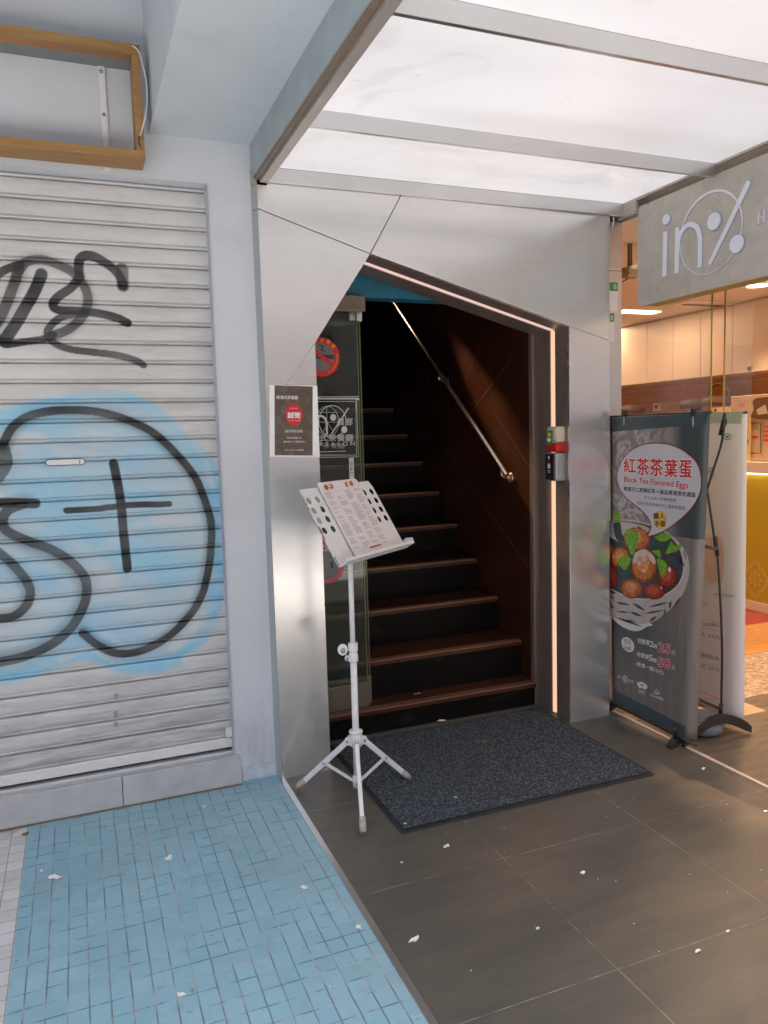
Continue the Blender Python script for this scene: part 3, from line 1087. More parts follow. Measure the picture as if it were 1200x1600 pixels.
MB().box(XJ - .0025, XJ + .013, 3.349, 3.371, .01, hl(XJ) - .003).build('light_strip', 'led_orange', en)
MB().prism([(.97, 3.349, hl(.97) - .0025), (XJ, 3.349, hl(XJ) - .0025), (XJ, 3.349, hl(XJ) + .012), (.97, 3.349, hl(.97) + .012)], (0, .022, 0)).build('light_strip', 'led_pink', en)
MB().box(.960, .983, YF + .022, 3.54, 0, 1.89).build('jamb', 'bronze_steel', en)

# things on the cladding
PF = Plane((0, YF - .001, 0), (1, 0, 0), (0, 0, 1), (0, -1, 0))
pz = lambda x_, y_: PF.at(420 + x_ * 90 / 1108, 590 + y_ * 130 / 1600)     # coordinates read off one enlargement of the photo
ps = empty('recruitment_poster', (.89, YF, 1.57), 'small brown brick-patterned poster with a red burst on the steel panel', 'poster')
m = MB().poly(PF, [pz(15, 1530), pz(978, 1530), pz(930, 155), pz(5, 140)], .0012)
m.build('sheet', 'white_paper', ps)
m = MB().poly(PF, [pz(112, 1492), pz(840, 1497), pz(842, 172), pz(108, 150)], .0022)
m.build('picture', 'brick_poster', ps)
c = pz(482, 715)
rr = abs(pz(650, 715)[0] - c[0])
burst = [(c[0] + rr * (1.02 if k % 2 else .92) * math.cos(k * PI / 18), c[1] + rr * 1.28 * (1.02 if k % 2 else .92) * math.sin(k * PI / 18)) for k in range(36)]
MB().poly(PF, burst, .0028).build('burst', 'red_paint', ps)
m = MB().mat('white_print')
m.text(PF, '映港式茶餐廳', pz(148, 415), pz(552, 420), pz(148, 345), .0034, .01)
m.text(PF, '誠徵', pz(358, 780), pz(605, 785), pz(358, 660), .0036, .025)
for x0, x1, y_, hh, tx in ((305, 650, 1060, 60, '內場外場 時薪人員 數名'), (340, 625, 1175, 32, '意者請洽櫃檯人員'), (275, 690, 1250, 34, '應徵時間 下午兩點至五點'), (400, 555, 603, 22, 'WE ARE HIRING'), (375, 600, 835, 16, '全職 兼職'), (295, 670, 1405, 26, '地址 本店二樓餐廳')):
    m.text(PF, tx, pz(x0, y_), pz(x1, y_), pz(x0, y_ - hh), .0034)
m.build('lettering', None, ps)

al = empty('alarm_box', (2.255, 3.29, 1.39), 'cream and red alarm box on the dark jamb beside the light strip', 'alarm')
MB().box(2.228, 2.289, 3.255, 3.343, 1.440, 1.520).build('cover', 'cream_plastic', al, bevel=.012)
MB().box(2.226, 2.289, 3.253, 3.345, 1.392, 1.4385).build('lens', 'red_paint', al, bevel=.012)
PJ = Plane((2.2275, 0, 0), (0, -1, 0), (0, 0, 1), (-1, 0, 0))
MB().mat('green_print').poly(PJ, [(-3.335, 1.43), (-3.29, 1.43), (-3.28, 1.50), (-3.33, 1.50)], .0012).mat('yellow_print').poly(PJ, [(-3.325, 1.47), (-3.295, 1.47), (-3.295, 1.49), (-3.325, 1.49)], .002).mat('white_print').poly(PJ, [(-3.33, 1.445), (-3.3, 1.445), (-3.3, 1.462), (-3.33, 1.462)], .002).build('sticker', None, al)
cr = empty('card_reader', (2.255, 3.29, 1.25), 'silver card reader with a black front under the red alarm box', 'card reader')
MB().box(2.222, 2.289, 3.252, 3.342, 1.246, 1.388).build('body', 'silver_plastic', cr, bevel=.010)
MB().box(2.216, 2.2235, 3.262, 3.336, 1.252, 1.382).build('front', 'black_plastic', cr, bevel=.003)
PK = Plane((2.2155, 0, 0), (0, -1, 0), (0, 0, 1), (-1, 0, 0))
MB().mat('white_print').disc(PK, (-3.30, 1.365), .007, .009).poly(PK, [(-3.312, 1.31), (-3.288, 1.31), (-3.288, 1.335), (-3.312, 1.335)]).poly(PK, [(-3.312, 1.298), (-3.288, 1.298), (-3.288, 1.301), (-3.312, 1.301)]).poly(PK, [(-3.312, 1.29), (-3.288, 1.29), (-3.288, 1.293), (-3.312, 1.293)]).mat('red_print').poly(PK, [(-3.315, 1.342), (-3.285, 1.342), (-3.285, 1.350), (-3.315, 1.350)]).build('marking', None, cr)

# ================================================================ STAIRS
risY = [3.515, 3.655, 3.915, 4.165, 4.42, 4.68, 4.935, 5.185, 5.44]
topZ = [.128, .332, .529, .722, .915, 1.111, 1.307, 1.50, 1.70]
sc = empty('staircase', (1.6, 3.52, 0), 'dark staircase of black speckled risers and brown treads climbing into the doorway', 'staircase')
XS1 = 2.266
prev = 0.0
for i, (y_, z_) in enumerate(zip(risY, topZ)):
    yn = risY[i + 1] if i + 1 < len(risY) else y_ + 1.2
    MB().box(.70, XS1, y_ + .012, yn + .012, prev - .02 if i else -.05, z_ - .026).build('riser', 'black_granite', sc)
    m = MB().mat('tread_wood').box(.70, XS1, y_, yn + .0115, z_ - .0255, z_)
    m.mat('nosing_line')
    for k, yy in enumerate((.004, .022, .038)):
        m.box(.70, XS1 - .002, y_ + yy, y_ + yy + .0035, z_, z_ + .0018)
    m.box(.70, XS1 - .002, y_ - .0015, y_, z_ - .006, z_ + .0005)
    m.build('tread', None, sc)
    prev = z_
sw = empty('stairwell_wall', (2.3, 4.5, 0), 'dark bronze metal wall along the right side of the stairs', 'wall')
MB().box(2.270, 2.292, 3.562, 9, -.1, 5).build('cladding', 'bronze_wall', sw)
PW = Plane((2.270, 0, 0), (0, 1, 0), (0, 0, 1), (-1, 0, 0))
m = MB()
wx = lambda x_, y_: PW.at(x_, y_)
for a, b in (((695, 700), (832, 895)), ((770, 640), (832, 738)), ((755, 530), (700, 660)), ((800, 560), (740, 640))):
    m.stroke(PW, [wx(*a), wx(*b)], .006, .0012)
m.build('seam', 'seam_bronze', sw)
lw = empty('stairwell_shell', (.7, 6, 0), 'black walls enclosing the stairs, with a slanting ceiling added to keep light out', 'wall')
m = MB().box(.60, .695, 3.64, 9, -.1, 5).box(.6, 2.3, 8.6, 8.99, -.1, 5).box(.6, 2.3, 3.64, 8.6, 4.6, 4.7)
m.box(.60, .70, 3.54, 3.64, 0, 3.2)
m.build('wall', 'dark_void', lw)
MB().prism([(.705, 3.73, 2.20), (.705, 3.73, 2.30), (.705, 6.6, 4.55), (.705, 6.6, 4.45)], (1.56, 0, 0)).build('light_blocking_ceiling', 'dark_void', lw)  # slanting ceiling added to hold light off the upper steps
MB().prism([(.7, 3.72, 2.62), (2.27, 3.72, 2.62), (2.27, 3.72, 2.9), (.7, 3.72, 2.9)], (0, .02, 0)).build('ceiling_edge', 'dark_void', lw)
tag(MB().box(.80, 2.262, 3.62, 3.72, 2.178, 2.62).build('lintel_beam', 'beam_blue'), 'blue painted beam crossing behind the doorway head', 'beam')

hr = empty('handrail', (2.21, 3.7, 1.25), 'slim metal handrail climbing along the bronze stair wall', 'handrail')
a = np.array((2.21, 3.70, 1.262)); b = np.array((2.21, 5.60, 2.717)); a2 = a
plain('rail_steel', (.66, .54, .44), .24, .8, var=.05)
MB().tube([a, b], .0125, 14).build('rail', 'rail_steel', hr)
for t in (.03, .44, .88):
    p = a + (b - a) * t
    m = MB().tube([p + np.array([0, 0, -.012]), p + np.array([0, 0, -.05]), p + np.array([.03, 0, -.065]), (2.268, p[1], p[2] - .065)], .007, 8)
    m.lathe((2.269, p[1], p[2] - .065), [(.028, 0), (.028, .005), (.012, .007)], 14, (-1, 0, 0))
    m.build('bracket', 'rail_steel', hr)
# unseen spotlight added in the stairwell for the warm streak on the bronze wall
ld = bpy.data.lights.new('added_stair_spot', 'SPOT'); ld.energy = 300; ld.color = (1, .60, .34); ld.spot_size = math.radians(8.5); ld.spot_blend = 1.0; ld.shadow_soft_size = .015
lo = bpy.data.objects.new('added_stair_spot', ld); COL.objects.link(lo)
lo.location = (1.99, 5.60, 3.22)
dv = Vector((2.27, 3.67, 1.34)) - Vector(lo.location)
lo.rotation_euler = (-dv).to_track_quat('Z', 'Y').to_euler()
sf = empty('added_stair_fixture', (1.99, 5.62, 3.25), 'small unseen spotlight added high on the stair wall to throw a warm streak', 'lamp')
MB().lathe((1.99, 5.62, 3.24), [(.035, 0), (.035, .07), (.03, .08)], 16, (-.1, .7, .7)).box(1.985, 2.2695, 5.66, 5.68, 3.285, 3.305).build('housing', 'black_plastic', sf)

l2 = bpy.data.lights.new('added_rail_spot', 'SPOT'); l2.energy = 4.5; l2.color = (1, .74, .5); l2.spot_size = math.radians(3.4); l2.spot_blend = .9; l2.shadow_soft_size = .006  # unseen lamp added to bring out a glint along the handrail
o2 = bpy.data.objects.new('added_rail_spot', l2); COL.objects.link(o2)
o2.location = (2.198, 5.66, 2.80)
dv = Vector((2.208, 3.72, 1.285)) - Vector(o2.location)
o2.rotation_euler = (-dv).to_track_quat('Z', 'Y').to_euler()
rl = empty('rail_light', (2.2, 5.70, 2.83), 'small unseen lamp added at the upper end of the handrail to light it', 'lamp')
MB().lathe((2.198, 5.675, 2.812), [(.016, 0), (.016, .04), (.012, .05)], 14, (0, .79, .61)).box(2.195, 2.2695, 5.70, 5.715, 2.835, 2.85).build('housing', 'black_plastic', rl)

# ================================================================ GLASS DOOR
YD = 3.575
dr = empty('glass_door', (1.15, 3.59, .13), 'sliding glass door leaves with white etched lettering pushed left of the stairs', 'door')
MB().box(.72, 1.307, YD, YD + .010, .255, 2.115).build('leaf', 'door_glass', dr)
MB().box(.72, 1.335, YD + .038, YD + .048, .255, 2.13).build('leaf', 'door_glass', dr)
m = MB().box(1.3035, 1.3075, YD - .0006, YD + .0106, .255, 2.115).box(1.3315, 1.3355, YD + .0376, YD + .0484, .255, 2.13)
m.build('glass_edge', 'glass_edge', dr)
MB().box(.72, 1.309, YD - .010, YD + .020, .130, .255).build('bottom_rail', 'door_steel', dr, bevel=.002)
MB().box(.72, 1.337, YD + .028, YD + .058, .130, .275).build('bottom_rail', 'door_steel', dr, bevel=.002)
MB().box(.72, 1.345, YD - .02, YD + .012, 2.10, 2.17).box(.72, 1.33, YD - .03, YD - .022, 2.095, 2.112).build('track', 'tan_rail', dr)
MB().box(1.275, 1.315, YD + .013, YD + .030, 2.06, 2.177).box(1.322, 1.345, YD + .03, YD + .06, 2.06, 2.177).build('hanger', 'steel_plain', dr)
PG = Plane((0, YD - .0008, 0), (1, 0, 0), (0, 0, 1), (0, -1, 0))
q1 = lambda x_, y_: PG.at(490 + x_ * 80 / 624, 515 + y_ * 205 / 1600)
m = MB().mat('etch_white')
m.stroke(PG, [q1(-200, 818), q1(548, 818)], .003).stroke(PG, [q1(-200, 842), q1(548, 842)], .007)
m.stroke(PG, [q1(-200, 876), q1(512, 876), q1(522, 1530), q1(-200, 1530)], .003).stroke(PG, [q1(522, 850), q1(545, 1552), q1(-200, 1560)], .003)
m.stroke(PG, [q1(520, 855), q1(560, 855)], .003)
cc = q1(230, 1120); R1 = abs(q1(395, 1120)[0] - cc[0])
m.ring(PG, cc, R1, R1 * 1.10, .0035)
cc2 = q1(170, 1120); m.ring(PG, cc2, R1 * .82, R1 * 1.05, .002, .0012)
m.stroke(PG, [q1(160, 930), q1(160, 1290)], .002, .0014).stroke(PG, [q1(60, 1010), q1(265, 1010)], .002, .0014).stroke(PG, [q1(60, 1128), q1(290, 1128)], .002, .0014)
m.stroke(PG, [q1(175, 1140), q1(100, 1270)], .002, .0016).stroke(PG, [q1(175, 1140), q1(240, 1250)], .002, .0016)
m.stroke(PG, smooth_path([q1(20, 1100), q1(55, 1060), q1(90, 1055), q1(130, 1075), q1(155, 1130), q1(160, 1200), q1(162, 1278)], 6), .0105, .002)
m.stroke(PG, [q1(215, 1275), q1(425, 955)], .006, .0022)
m.disc(PG, q1(237, 1072), .0155, .0165, .0024).disc(PG, q1(372, 1220), .0155, .0165, .0024)
m.text(PG, '餐廊', q1(285, 1172), q1(472, 1168), q1(285, 1080), .0028)
m.text(PG, '式茶餐廳', q1(70, 1365), q1(482, 1362), q1(70, 1275), .003, .005)
m.text(PG, 'R S A L O N', q1(72, 1425), q1(500, 1415), q1(72, 1372), .0034)
m.stroke(PG, [q1(60, 1492), q1(395, 1482)], .003)
m.build('logo_and_reflection', None, dr)
m = MB().mat('reflected_print').text(PG, '茶餐廳', q1(118, 1452), q1(385, 1450), q1(118, 1382), -.006)  # reflection of the lettering, painted as paler text inside the pane
m.build('logo_and_reflection', None, dr)
c = PG.at(502, 558); R0 = .092
m = MB().mat('grey_print').disc(PG, c, R0 * .8, h=.001)
m.mat('dark_print').poly(PG, [(c[0] - .06, c[1] - .008), (c[0] + .065, c[1] - .008), (c[0] + .065, c[1] + .012), (c[0] - .06, c[1] + .012)], .0016)
m.stroke(PG, smooth_path([(c[0] + .02, c[1] + .03), (c[0] + .0, c[1] + .035), (c[0] + .01, c[1] + .05), (c[0] - .01, c[1] + .058)], 5), .006, .0016)
m.mat('red_print').ring(PG, c, R0 * .86, R0 * .86, R0 * .30, .002).stroke(PG, [(c[0] - .062, c[1] + .052), (c[0] + .066, c[1] - .048)], .019, .0024)
m.mat('yellow_print')
for ch, deg in zip('禁止吸菸', (112, 86, 62, 40)):
    t = math.radians(deg); e1 = np.array((math.sin(t), -math.cos(t))); e2 = np.array((math.cos(t), math.sin(t)))
    o_ = np.array(c) + e2 * R0 * .78 - e1 * .008
    m.text(PG, ch, tuple(o_), tuple(o_ + e1 * .016), tuple(o_ + e2 * .017), .003, .02)
for k in range(9):
    t = math.radians(8 - 9 * k); e2 = np.array((math.cos(t), math.sin(t))); p = np.array(c) + e2 * R0 * .86
    m.disc(PG, tuple(p), .0035, .003, .003, 8)
m.build('no_smoking_sticker', None, dr)
tl, tr_, br = PG.at(545, 716), PG.at(552.5, 715), PG.at(553.5, 752); bl = PG.at(546, 753)
m = MB().mat('etch_white').poly(PG, [bl, br, tr_, tl], .001)
m.mat('grey_print')
for k, ch in enumerate('自動門'):
    y0 = tl[1] - .010 - .026 * (k + 1)
    m.text(PG, ch, (tl[0] + .004, y0), (tl[0] + .019, y0), (tl[0] + .004, y0 + .020), .002, .01)
m.build('door_notice', None, dr)
c = PG.at(512, 872)
m = MB().mat('pink_print').disc(PG, c, .095, .125, .001, 30).mat('weight_bag').disc(PG, (c[0] - .01, c[1] - .035), .075, .07, .0016, 24)
m.mat('white_print').text(PG, '歡迎', (c[0] - .06, c[1] + .035), (c[0] + .03, c[1] + .035), (c[0] - .06, c[1] + .075), .002, .02).mat('dark_print').stroke(PG, [(c[0] + .02, c[1] - .02), (c[0] + .02, c[1] - .05)], .012, .002)
m.build('pink_sticker', None, dr)

# ================================================================ DOOR MAT
dm = empty('door_mat', (1.65, 3.0, 0), 'dark blue ribbed door mat in front of the stairs', 'mat')
m = MB()
X0, X1, Y0, Y1 = 1.052, 2.246, 2.556, 3.462
m.box(X0, X1, Y0, Y1, .0015, .0065)
m.build('rubber_border', 'mat_rubber', dm, bevel=.002)
nx, ny = 90, 68
vs = [(X0 + .018 + (X1 - X0 - .036) * i / nx, Y0 + .018 + (Y1 - Y0 - .036) * j / ny, .0105 + random.uniform(-.0012, .0012)) for j in range(ny + 1) for i in range(nx + 1)]
fs = [(j * (nx + 1) + i, j * (nx + 1) + i + 1, (j + 1) * (nx + 1) + i + 1, (j + 1) * (nx + 1) + i) for j in range(ny) for i in range(nx)]
m = MB(); m.smooth = True; m.add(vs, fs)
m.build('pile', 'mat_fibre', dm)

# ================================================================ MENU STAND
SX, SY = 1.000, 2.900
ms = empty('menu_stand', (SX, SY, 0), 'white tripod stand with a tilted perforated desk beside the doorway', 'stand')
hubz = .262
feet = [onz(467, 1228, .02), onz(567, 1296, .02), onz(637, 1213, .02)]
m = MB().lathe((SX, SY, .05), [(.0135, 0), (.0135, .585)], 16)
m.build('lower_tube', 'white_powder', ms)
MB().lathe((SX, SY, .60), [(.0105, 0), (.0105, .50)], 14).build('upper_tube', 'white_powder', ms)
m = MB().lathe((SX, SY, hubz - .035), [(.022, 0), (.024, .006), (.024, .05), (.020, .056)], 18).lathe((SX, SY, hubz + .022), [(.027, 0), (.029, .004), (.027, .010)], 18)
for f in feet:
    d = np.array([f[0] - SX, f[1] - SY, 0]); d /= np.linalg.norm(d); s_ = np.array([-d[1], d[0], 0])
    c = np.array([SX, SY, hubz - .012])
    for k in (-1, 1):
        o = c + s_ * k * .011
        m.prism([o + d * .012 + np.array([0, 0, -.02]), o + d * .040 + np.array([0, 0, -.018]), o + d * .048 + np.array([0, 0, -.004]), o + d * .040 + np.array([0, 0, .014]), o + d * .012 + np.array([0, 0, .02])], s_ * k * .003)
m.build('hub', 'white_powder', ms)
for f in feet:
    d = np.array([f[0] - SX, f[1] - SY, 0]); L = np.linalg.norm(d); d /= L; s_ = np.array([-d[1], d[0], 0])
    top = np.array([SX, SY, hubz - .016]) + d * .034
    bot = np.array(f)
    dirn = (bot - top) / np.linalg.norm(bot - top)
    up = np.cross(dirn, s_)
    m = MB()
    w2, h2 = .0085, .0115
    m.prism([top + s_ * w2 + up * h2, top + s_ * w2 - up * h2, top - s_ * w2 - up * h2, top - s_ * w2 + up * h2], (bot - dirn * .03) - top)
    lg = m.build('leg', 'white_powder', ms, bevel=.004)
    e = bot - dirn * .045
    MB().tube([e, e + dirn * .03, e + dirn * .058], [.0135, .0145, .012], 12).build('rubber_foot', 'rubber_foot', lg)
    mid = top + (bot - top) * .48
    low = np.array([SX, SY, .075]) + d * .016
    m = MB().mat('white_powder')
    for k in (-1, 1):
        m.prism([low + s_ * .0 + np.array([0, 0, .006]), mid + np.array([0, 0, .006]), mid - np.array([0, 0, .006]), low - np.array([0, 0, .006])], s_ * .0035 * k)
    m.build('brace', None, ms)
    m = MB().mat('screw_steel')
    for k in (-1, 1):
        m.lathe(mid + s_ * k * .009, [(.0055, 0), (.0045, .003)], 10, s_ * k).lathe(top + s_ * k * .0145, [(.006, 0), (.005, .003)], 10, s_ * k)
    m.build('bolts', None, ms)
MB().lathe((SX, SY, .052), [(.019, 0), (.019, .045), (.016, .05)], 16).build('slider', 'white_powder', ms)
# clamp with wing knob
rt, fw = np.array([.928, -.372, 0]), np.array([.37, .929, 0])
m = MB().lathe((SX, SY, .585), [(.019, 0), (.020, .004), (.020, .028), (.017, .031), (.017, .042), (.020, .045), (.020, .075), (.018, .078)], 18)
c = np.array([SX, SY, .632]) - rt * .026
m.prism([c + fw * .012 + np.array([0, 0, .012]), c + fw * .012 - np.array([0, 0, .012]), c - rt * .006 + fw * .012 - np.array([0, 0, .010]), c - rt * .006 + fw * .012 + np.array([0, 0, .012])], -fw * .024)
kp = []
for k in range(12):
    t = 2 * PI * k / 12
    kp.append(c - rt * .016 + rt * .021 * math.cos(t) + np.array([0, 0, .004 + .024 * math.sin(t)]) - fw * .006)
m.prism(kp, fw * .008)
c2 = np.array([SX, SY, .600]) - rt * .024
m.lathe(c2 + fw * .010, [(.011, 0), (.011, .018), (.007, .022)], 12, -fw)
cl = m.build('clamp', 'white_powder', ms, bevel=.001)
m = MB().mat('screw_steel').lathe(c2 - fw * .011, [(.006, 0), (.005, .003)], 10, -fw).lathe(c - rt * .014 - fw * .006, [(.012, 0), (.010, .003)], 12, -fw)
m.build('screw', None, cl)
# desk
yaw, th, BW, BH = math.radians(52.4), math.radians(31.3), .51, .331
u = np.array([math.sin(yaw), math.cos(yaw), 0]); n_ = np.array([math.cos(yaw), -math.sin(yaw), 0])
wv = -n_ * math.sin(th) + np.array([0, 0, math.cos(th)]); nn = np.cross(u, wv)
if np.dot(nn, n_) < 0: nn = -nn
base = np.array([.996, 2.9, 0]) + rt * .019 + n_ * .03 + np.array([0, 0, 1.137]) - wv * BH * .4
PD = Plane(base, u, wv, nn)          # origin: middle of the desk's lower edge
m = MB()
cols, rws = 9, 4
cw = BW / cols; rh = .0435; y_top = BH - .030; hr_ = .0150
segs = 16
for i in range(cols):
    for j in range(rws):
        x0 = -BW / 2 + i * cw; y0 = y_top - (j + 1) * rh
        cx_, cy_ = x0 + cw / 2, y0 + rh / 2
        out, inn = [], []
        for k in range(segs):
            t = 2 * PI * (k + .5) / segs
            ct, s_ = math.cos(t), math.sin(t)
            sc_ = min(cw / 2 / max(abs(ct), 1e-9), rh / 2 / max(abs(s_), 1e-9))
            out.append((cx_ + sc_ * ct, cy_ + sc_ * s_)); inn.append((cx_ + hr_ * ct, cy_ + hr_ * s_))
        corners = [(x0 + cw, y0 + rh), (x0, y0 + rh), (x0, y0), (x0 + cw, y0)]
        for h_ in (0, -.0025):
            vs = [PD.w(*p, h_) for p in out + inn]
            m.add(vs, [(k, (k + 1) % segs, segs + (k + 1) % segs, segs + k) for k in range(segs)])
            for q, cpt in enumerate(corners):
                ka = {0: 1, 1: 5, 2: 9, 3: 13}[q]
                m.add([PD.w(*out[ka], h_), PD.w(*cpt, h_), PD.w(*out[(ka + 1) % segs], h_)], [(0, 1, 2)])
        m.add([PD.w(*p, 0) for p in inn] + [PD.w(*p, -.0025) for p in inn], [(k, (k + 1) % segs, segs + (k + 1) % segs, segs + k) for k in range(segs)])
m.prism([PD.w(-BW / 2, y_top, 0), PD.w(BW / 2, y_top, 0), PD.w(BW / 2 - .012, BH, 0), PD.w(-BW / 2 + .008, BH - .002, 0)], tuple(-nn * .0025))
yb = y_top - rws * rh
m.prism([PD.w(-BW / 2, .0, 0), PD.w(BW / 2, 0, 0), PD.w(BW / 2, yb, 0), PD.w(-BW / 2, yb, 0)], tuple(-nn * .0025))
m.build('desk', 'white_powder', ms, recalc=False)
m = MB()
m.prism([PD.w(-BW / 2, -.003, 0), PD.w(-BW / 2, 0, -.003), PD.w(-BW / 2, 0, .045), PD.w(-BW / 2, -.003, .045)], tuple(u * BW))
m.prism([PD.w(-BW / 2, -.003, .045), PD.w(-BW / 2, -.003, .042), PD.w(-BW / 2, .010, .042), PD.w(-BW / 2, .010, .045)], tuple(u * BW))
m.prism([PD.w(BW / 2, -.003, .0), PD.w(BW / 2, -.003, .045), PD.w(BW / 2, .022, .050), PD.w(BW / 2, .035, .02), PD.w(BW / 2, .03, 0)], tuple(u * .003))
m.build('tray', 'white_powder', ms)
m = MB()
for a0, a1, b0, b1 in ((-BW / 2 - .001, -BW / 2 + .006, .11, .17), (-BW / 2 - .001, -BW / 2 + .005, .0, .04), (-BW / 2 - .001, -BW / 2 + .003, .24, .31), (-.20, -.14, -.0035, .004)):
    k = 8
    m.poly(PD, [(a0, b0)] + [(a1 + random.uniform(-.003, .003), b0 + (b1 - b0) * i / k) for i in range(k + 1)] + [(a0, b1)], .0012)
m.build('rust_patch', 'tan_rail', ms)
m = MB().prism([PD.w(-.05, .07, -.004), PD.w(.05, .07, -.004), PD.w(.05, .17, -.004), PD.w(-.05, .17, -.004)], tuple(-nn * .02))
m.build('desk_bracket', 'white_powder', ms)

# menu card standing on the tray
mn = empty('menu_card', tuple(PD.w(0, 0, .004)), 'printed menu card leaning on the white perforated desk', 'menu')
mtl, mtr, mbr, mbl = PD.at(497, 755), PD.at(559, 750), PD.at(616, 862), PD.at(557, 878)
hw_ = .006
PM = Plane(PD.w(*mbl, hw_), PD.u, PD.v, PD.n)
mw = ((mbr[0] - mbl[0]) + (mtr[0] - mtl[0])) / 2; mh = ((mtl[1] - mbl[1]) + (mtr[1] - mbr[1])) / 2
m = MB().prism([PM.w(0, 0, 0), PM.w(mw, 0, 0), PM.w(mw, mh - .01, 0), PM.w(mw - .01, mh, 0), PM.w(.01, mh, 0), PM.w(0, mh - .01, 0)], tuple(PM.n * .002))
plain('menu_paper', (.76, .72, .735), .45, var=.03, scale=12)
m.build('sheet', 'menu_paper', mn)
m = MB().mat('egg_rust')
for x_, y_ in ((.16, .93), (.28, .935), (.68, .935), (.80, .94)):
    m.disc(PM, (mw * x_, mh * y_), .015, .012, .0032, 14, .5)
m.mat('white_print')
for x_, y_ in ((.26, .94), (.7, .93)):
    m.disc(PM, (mw * x_, mh * y_), .006, .006, .0038, 10)
plain('faint_print', (.36, .34, .35), .6, var=.1, scale=20)
m.mat('faint_print')
rnd = random.Random(11)
for cx_ in (.05, .29, .54, .77):
    y_ = .86
    while y_ > .12:
        if rnd.random() < .88:
            L = rnd.uniform(.10, .19)
            x_ = cx_
            while x_ < cx_ + L:
                dx = rnd.uniform(.008, .022)
                m.poly(PM, [(mw * x_, mh * y_), (mw * (x_ + dx), mh * y_), (mw * (x_ + dx), mh * (y_ + .007)), (mw * x_, mh * (y_ + .007))], .003)
                x_ += dx + .007
        y_ -= .0185 if rnd.random() < .9 else .045
m.mat('red_print').poly(PM, [(mw * .42, mh * .105), (mw * .72, mh * .105), (mw * .72, mh * .122), (mw * .42, mh * .122)], .003)
m.build('printing', None, mn)

# ================================================================ BANNER STAND
XBN = 2.550
PB = Plane((XBN, 0, 0), (0, -1, 0), (0, 0, 1), (-1, 0, 0))
bs = empty('banner_stand', (2.75, 2.98, 0), 'double sided banner stand with a dark tea egg banner in front of the shop', 'banner')
TL, TR, BRc, BLc = PB.at(953, 652), PB.at(1107, 645), PB.at(1076, 1160), PB.at(957, 1098)
m = MB(); m.smooth = True
NU, NV = 24, 30


def cloth_pt(s_, t, P, c4, back=0.0):
    (tl, tr, br, bl) = c4
    L_ = (bl[0] + (tl[0] - bl[0]) * t, bl[1] + (tl[1] - bl[1]) * t); R_ = (br[0] + (tr[0] - br[0]) * t, br[1] + (tr[1] - br[1]) * t)
    a = L_[0] + (R_[0] - L_[0]) * s_; b = L_[1] + (R_[1] - L_[1]) * s_
    # the free edge rolls back a little
    h = -.05 * max(0, (s_ - .93) / .07) ** 2 * (1 - t * .8) - back
    return P.w(a, b, h)


vs = [cloth_pt(i / NU, j / NV, PB, (TL, TR, BRc, BLc)) for j in range(NV + 1) for i in range(NU + 1)]
fs = [(j * (NU + 1) + i, j * (NU + 1) + i + 1, (j + 1) * (NU + 1) + i + 1, (j + 1) * (NU + 1) + i) for j in range(NV) for i in range(NU)]
m.add(vs, fs)
cloth = m.build('banner_cloth', 'banner_print', bs)
sm = cloth.modifiers.new('solid', 'SOLIDIFY'); sm.thickness = .0008; sm.offset = 0
cloth['label'] = 'dark grey banner printed with tea eggs in a bowl'
E1 = lambda x_, y_: PB.at(950 + x_ / 8, 680 + y_ / 8)                 # readings off three enlargements of the photo
E2 = lambda x_, y_: PB.at(950 + x_ * 150 / 1091, 780 + y_ * 220 / 1600)
E3 = lambda x_, y_: PB.at(950 + x_ * 150 / 1091, 980 + y_ * 220 / 1600)
m = MB().mat('teal_header').poly(PB, [PB.at(954, 675), PB.at(1101, 663), PB.at(1105, 646), PB.at(953.5, 653)], .0008)
m.build('header_band', None, cloth)
MB().mat('teal_header').poly(PB, [PB.at(958, 1094), PB.at(1070, 1153), PB.at(1071, 1135), PB.at(957.5, 1076)], .0008).build('footer_band', None, cloth)
bub = smooth_path([E1(490, 1272), E1(540, 1160), E1(520, 1060), E1(440, 955), E1(330, 865), E1(220, 770), E1(145, 655), E1(115, 530), E1(140, 400), E1(210, 270), E1(330, 165), E1(470, 110), E1(620, 98), E1(780, 118), E1(920, 175), E1(1010, 240), E1(1090, 310), E1(1150, 420), E1(1172, 560), E1(1160, 700), E1(1110, 820), E1(1030, 935), E1(910, 1050), E1(760, 1165), E1(620, 1235), E1(490, 1272)], 6)[:-1]
MB().mat('bubble_print').poly(PB, bub, .0020).mat('maroon_print').stroke(PB, bub, .0052, .0026, True).build('speech_bubble', None, cloth)
m = MB()
for mt, bold, h_ in (('white_print', .07, .0030), ('red_print', .022, .0038)):
    m.mat(mt)
    for ch, x0, x1, yb_, yt in (('紅', 205, 352, 462, 285), ('茶', 370, 520, 495, 285), ('茶', 535, 695, 505, 290), ('葉', 715, 875, 520, 300), ('蛋', 900, 1055, 530, 312)):
        e = 0
        m.text(PB, ch, E1(x0 - e, yb_ + e), E1(x1 + e, yb_ + e + 8), E1(x0 - e, yt - e), h_, bold)
m.mat('white_print').text(PB, 'Black Tea Flavored Eggs', E1(205, 605), E1(1015, 690), E1(205, 510), .003, .05, .1)
m.mat('red_print').text(PB, 'Black Tea Flavored Eggs', E1(207, 603), E1(1013, 688), E1(207, 512), .0038, .012, .1)
m.build('title_lettering', None, cloth)
m = MB().mat('dark_print')
m.text(PB, '精選天仁原葉紅茶＋高品質溯源洗選蛋', E1(203, 695), E1(1100, 778), E1(203, 640), .0030, .012)
m.mat('grey_print').text(PB, '手工多道工序慢時熬煮', E1(460, 800), E1(860, 838), E1(460, 758), .0030)
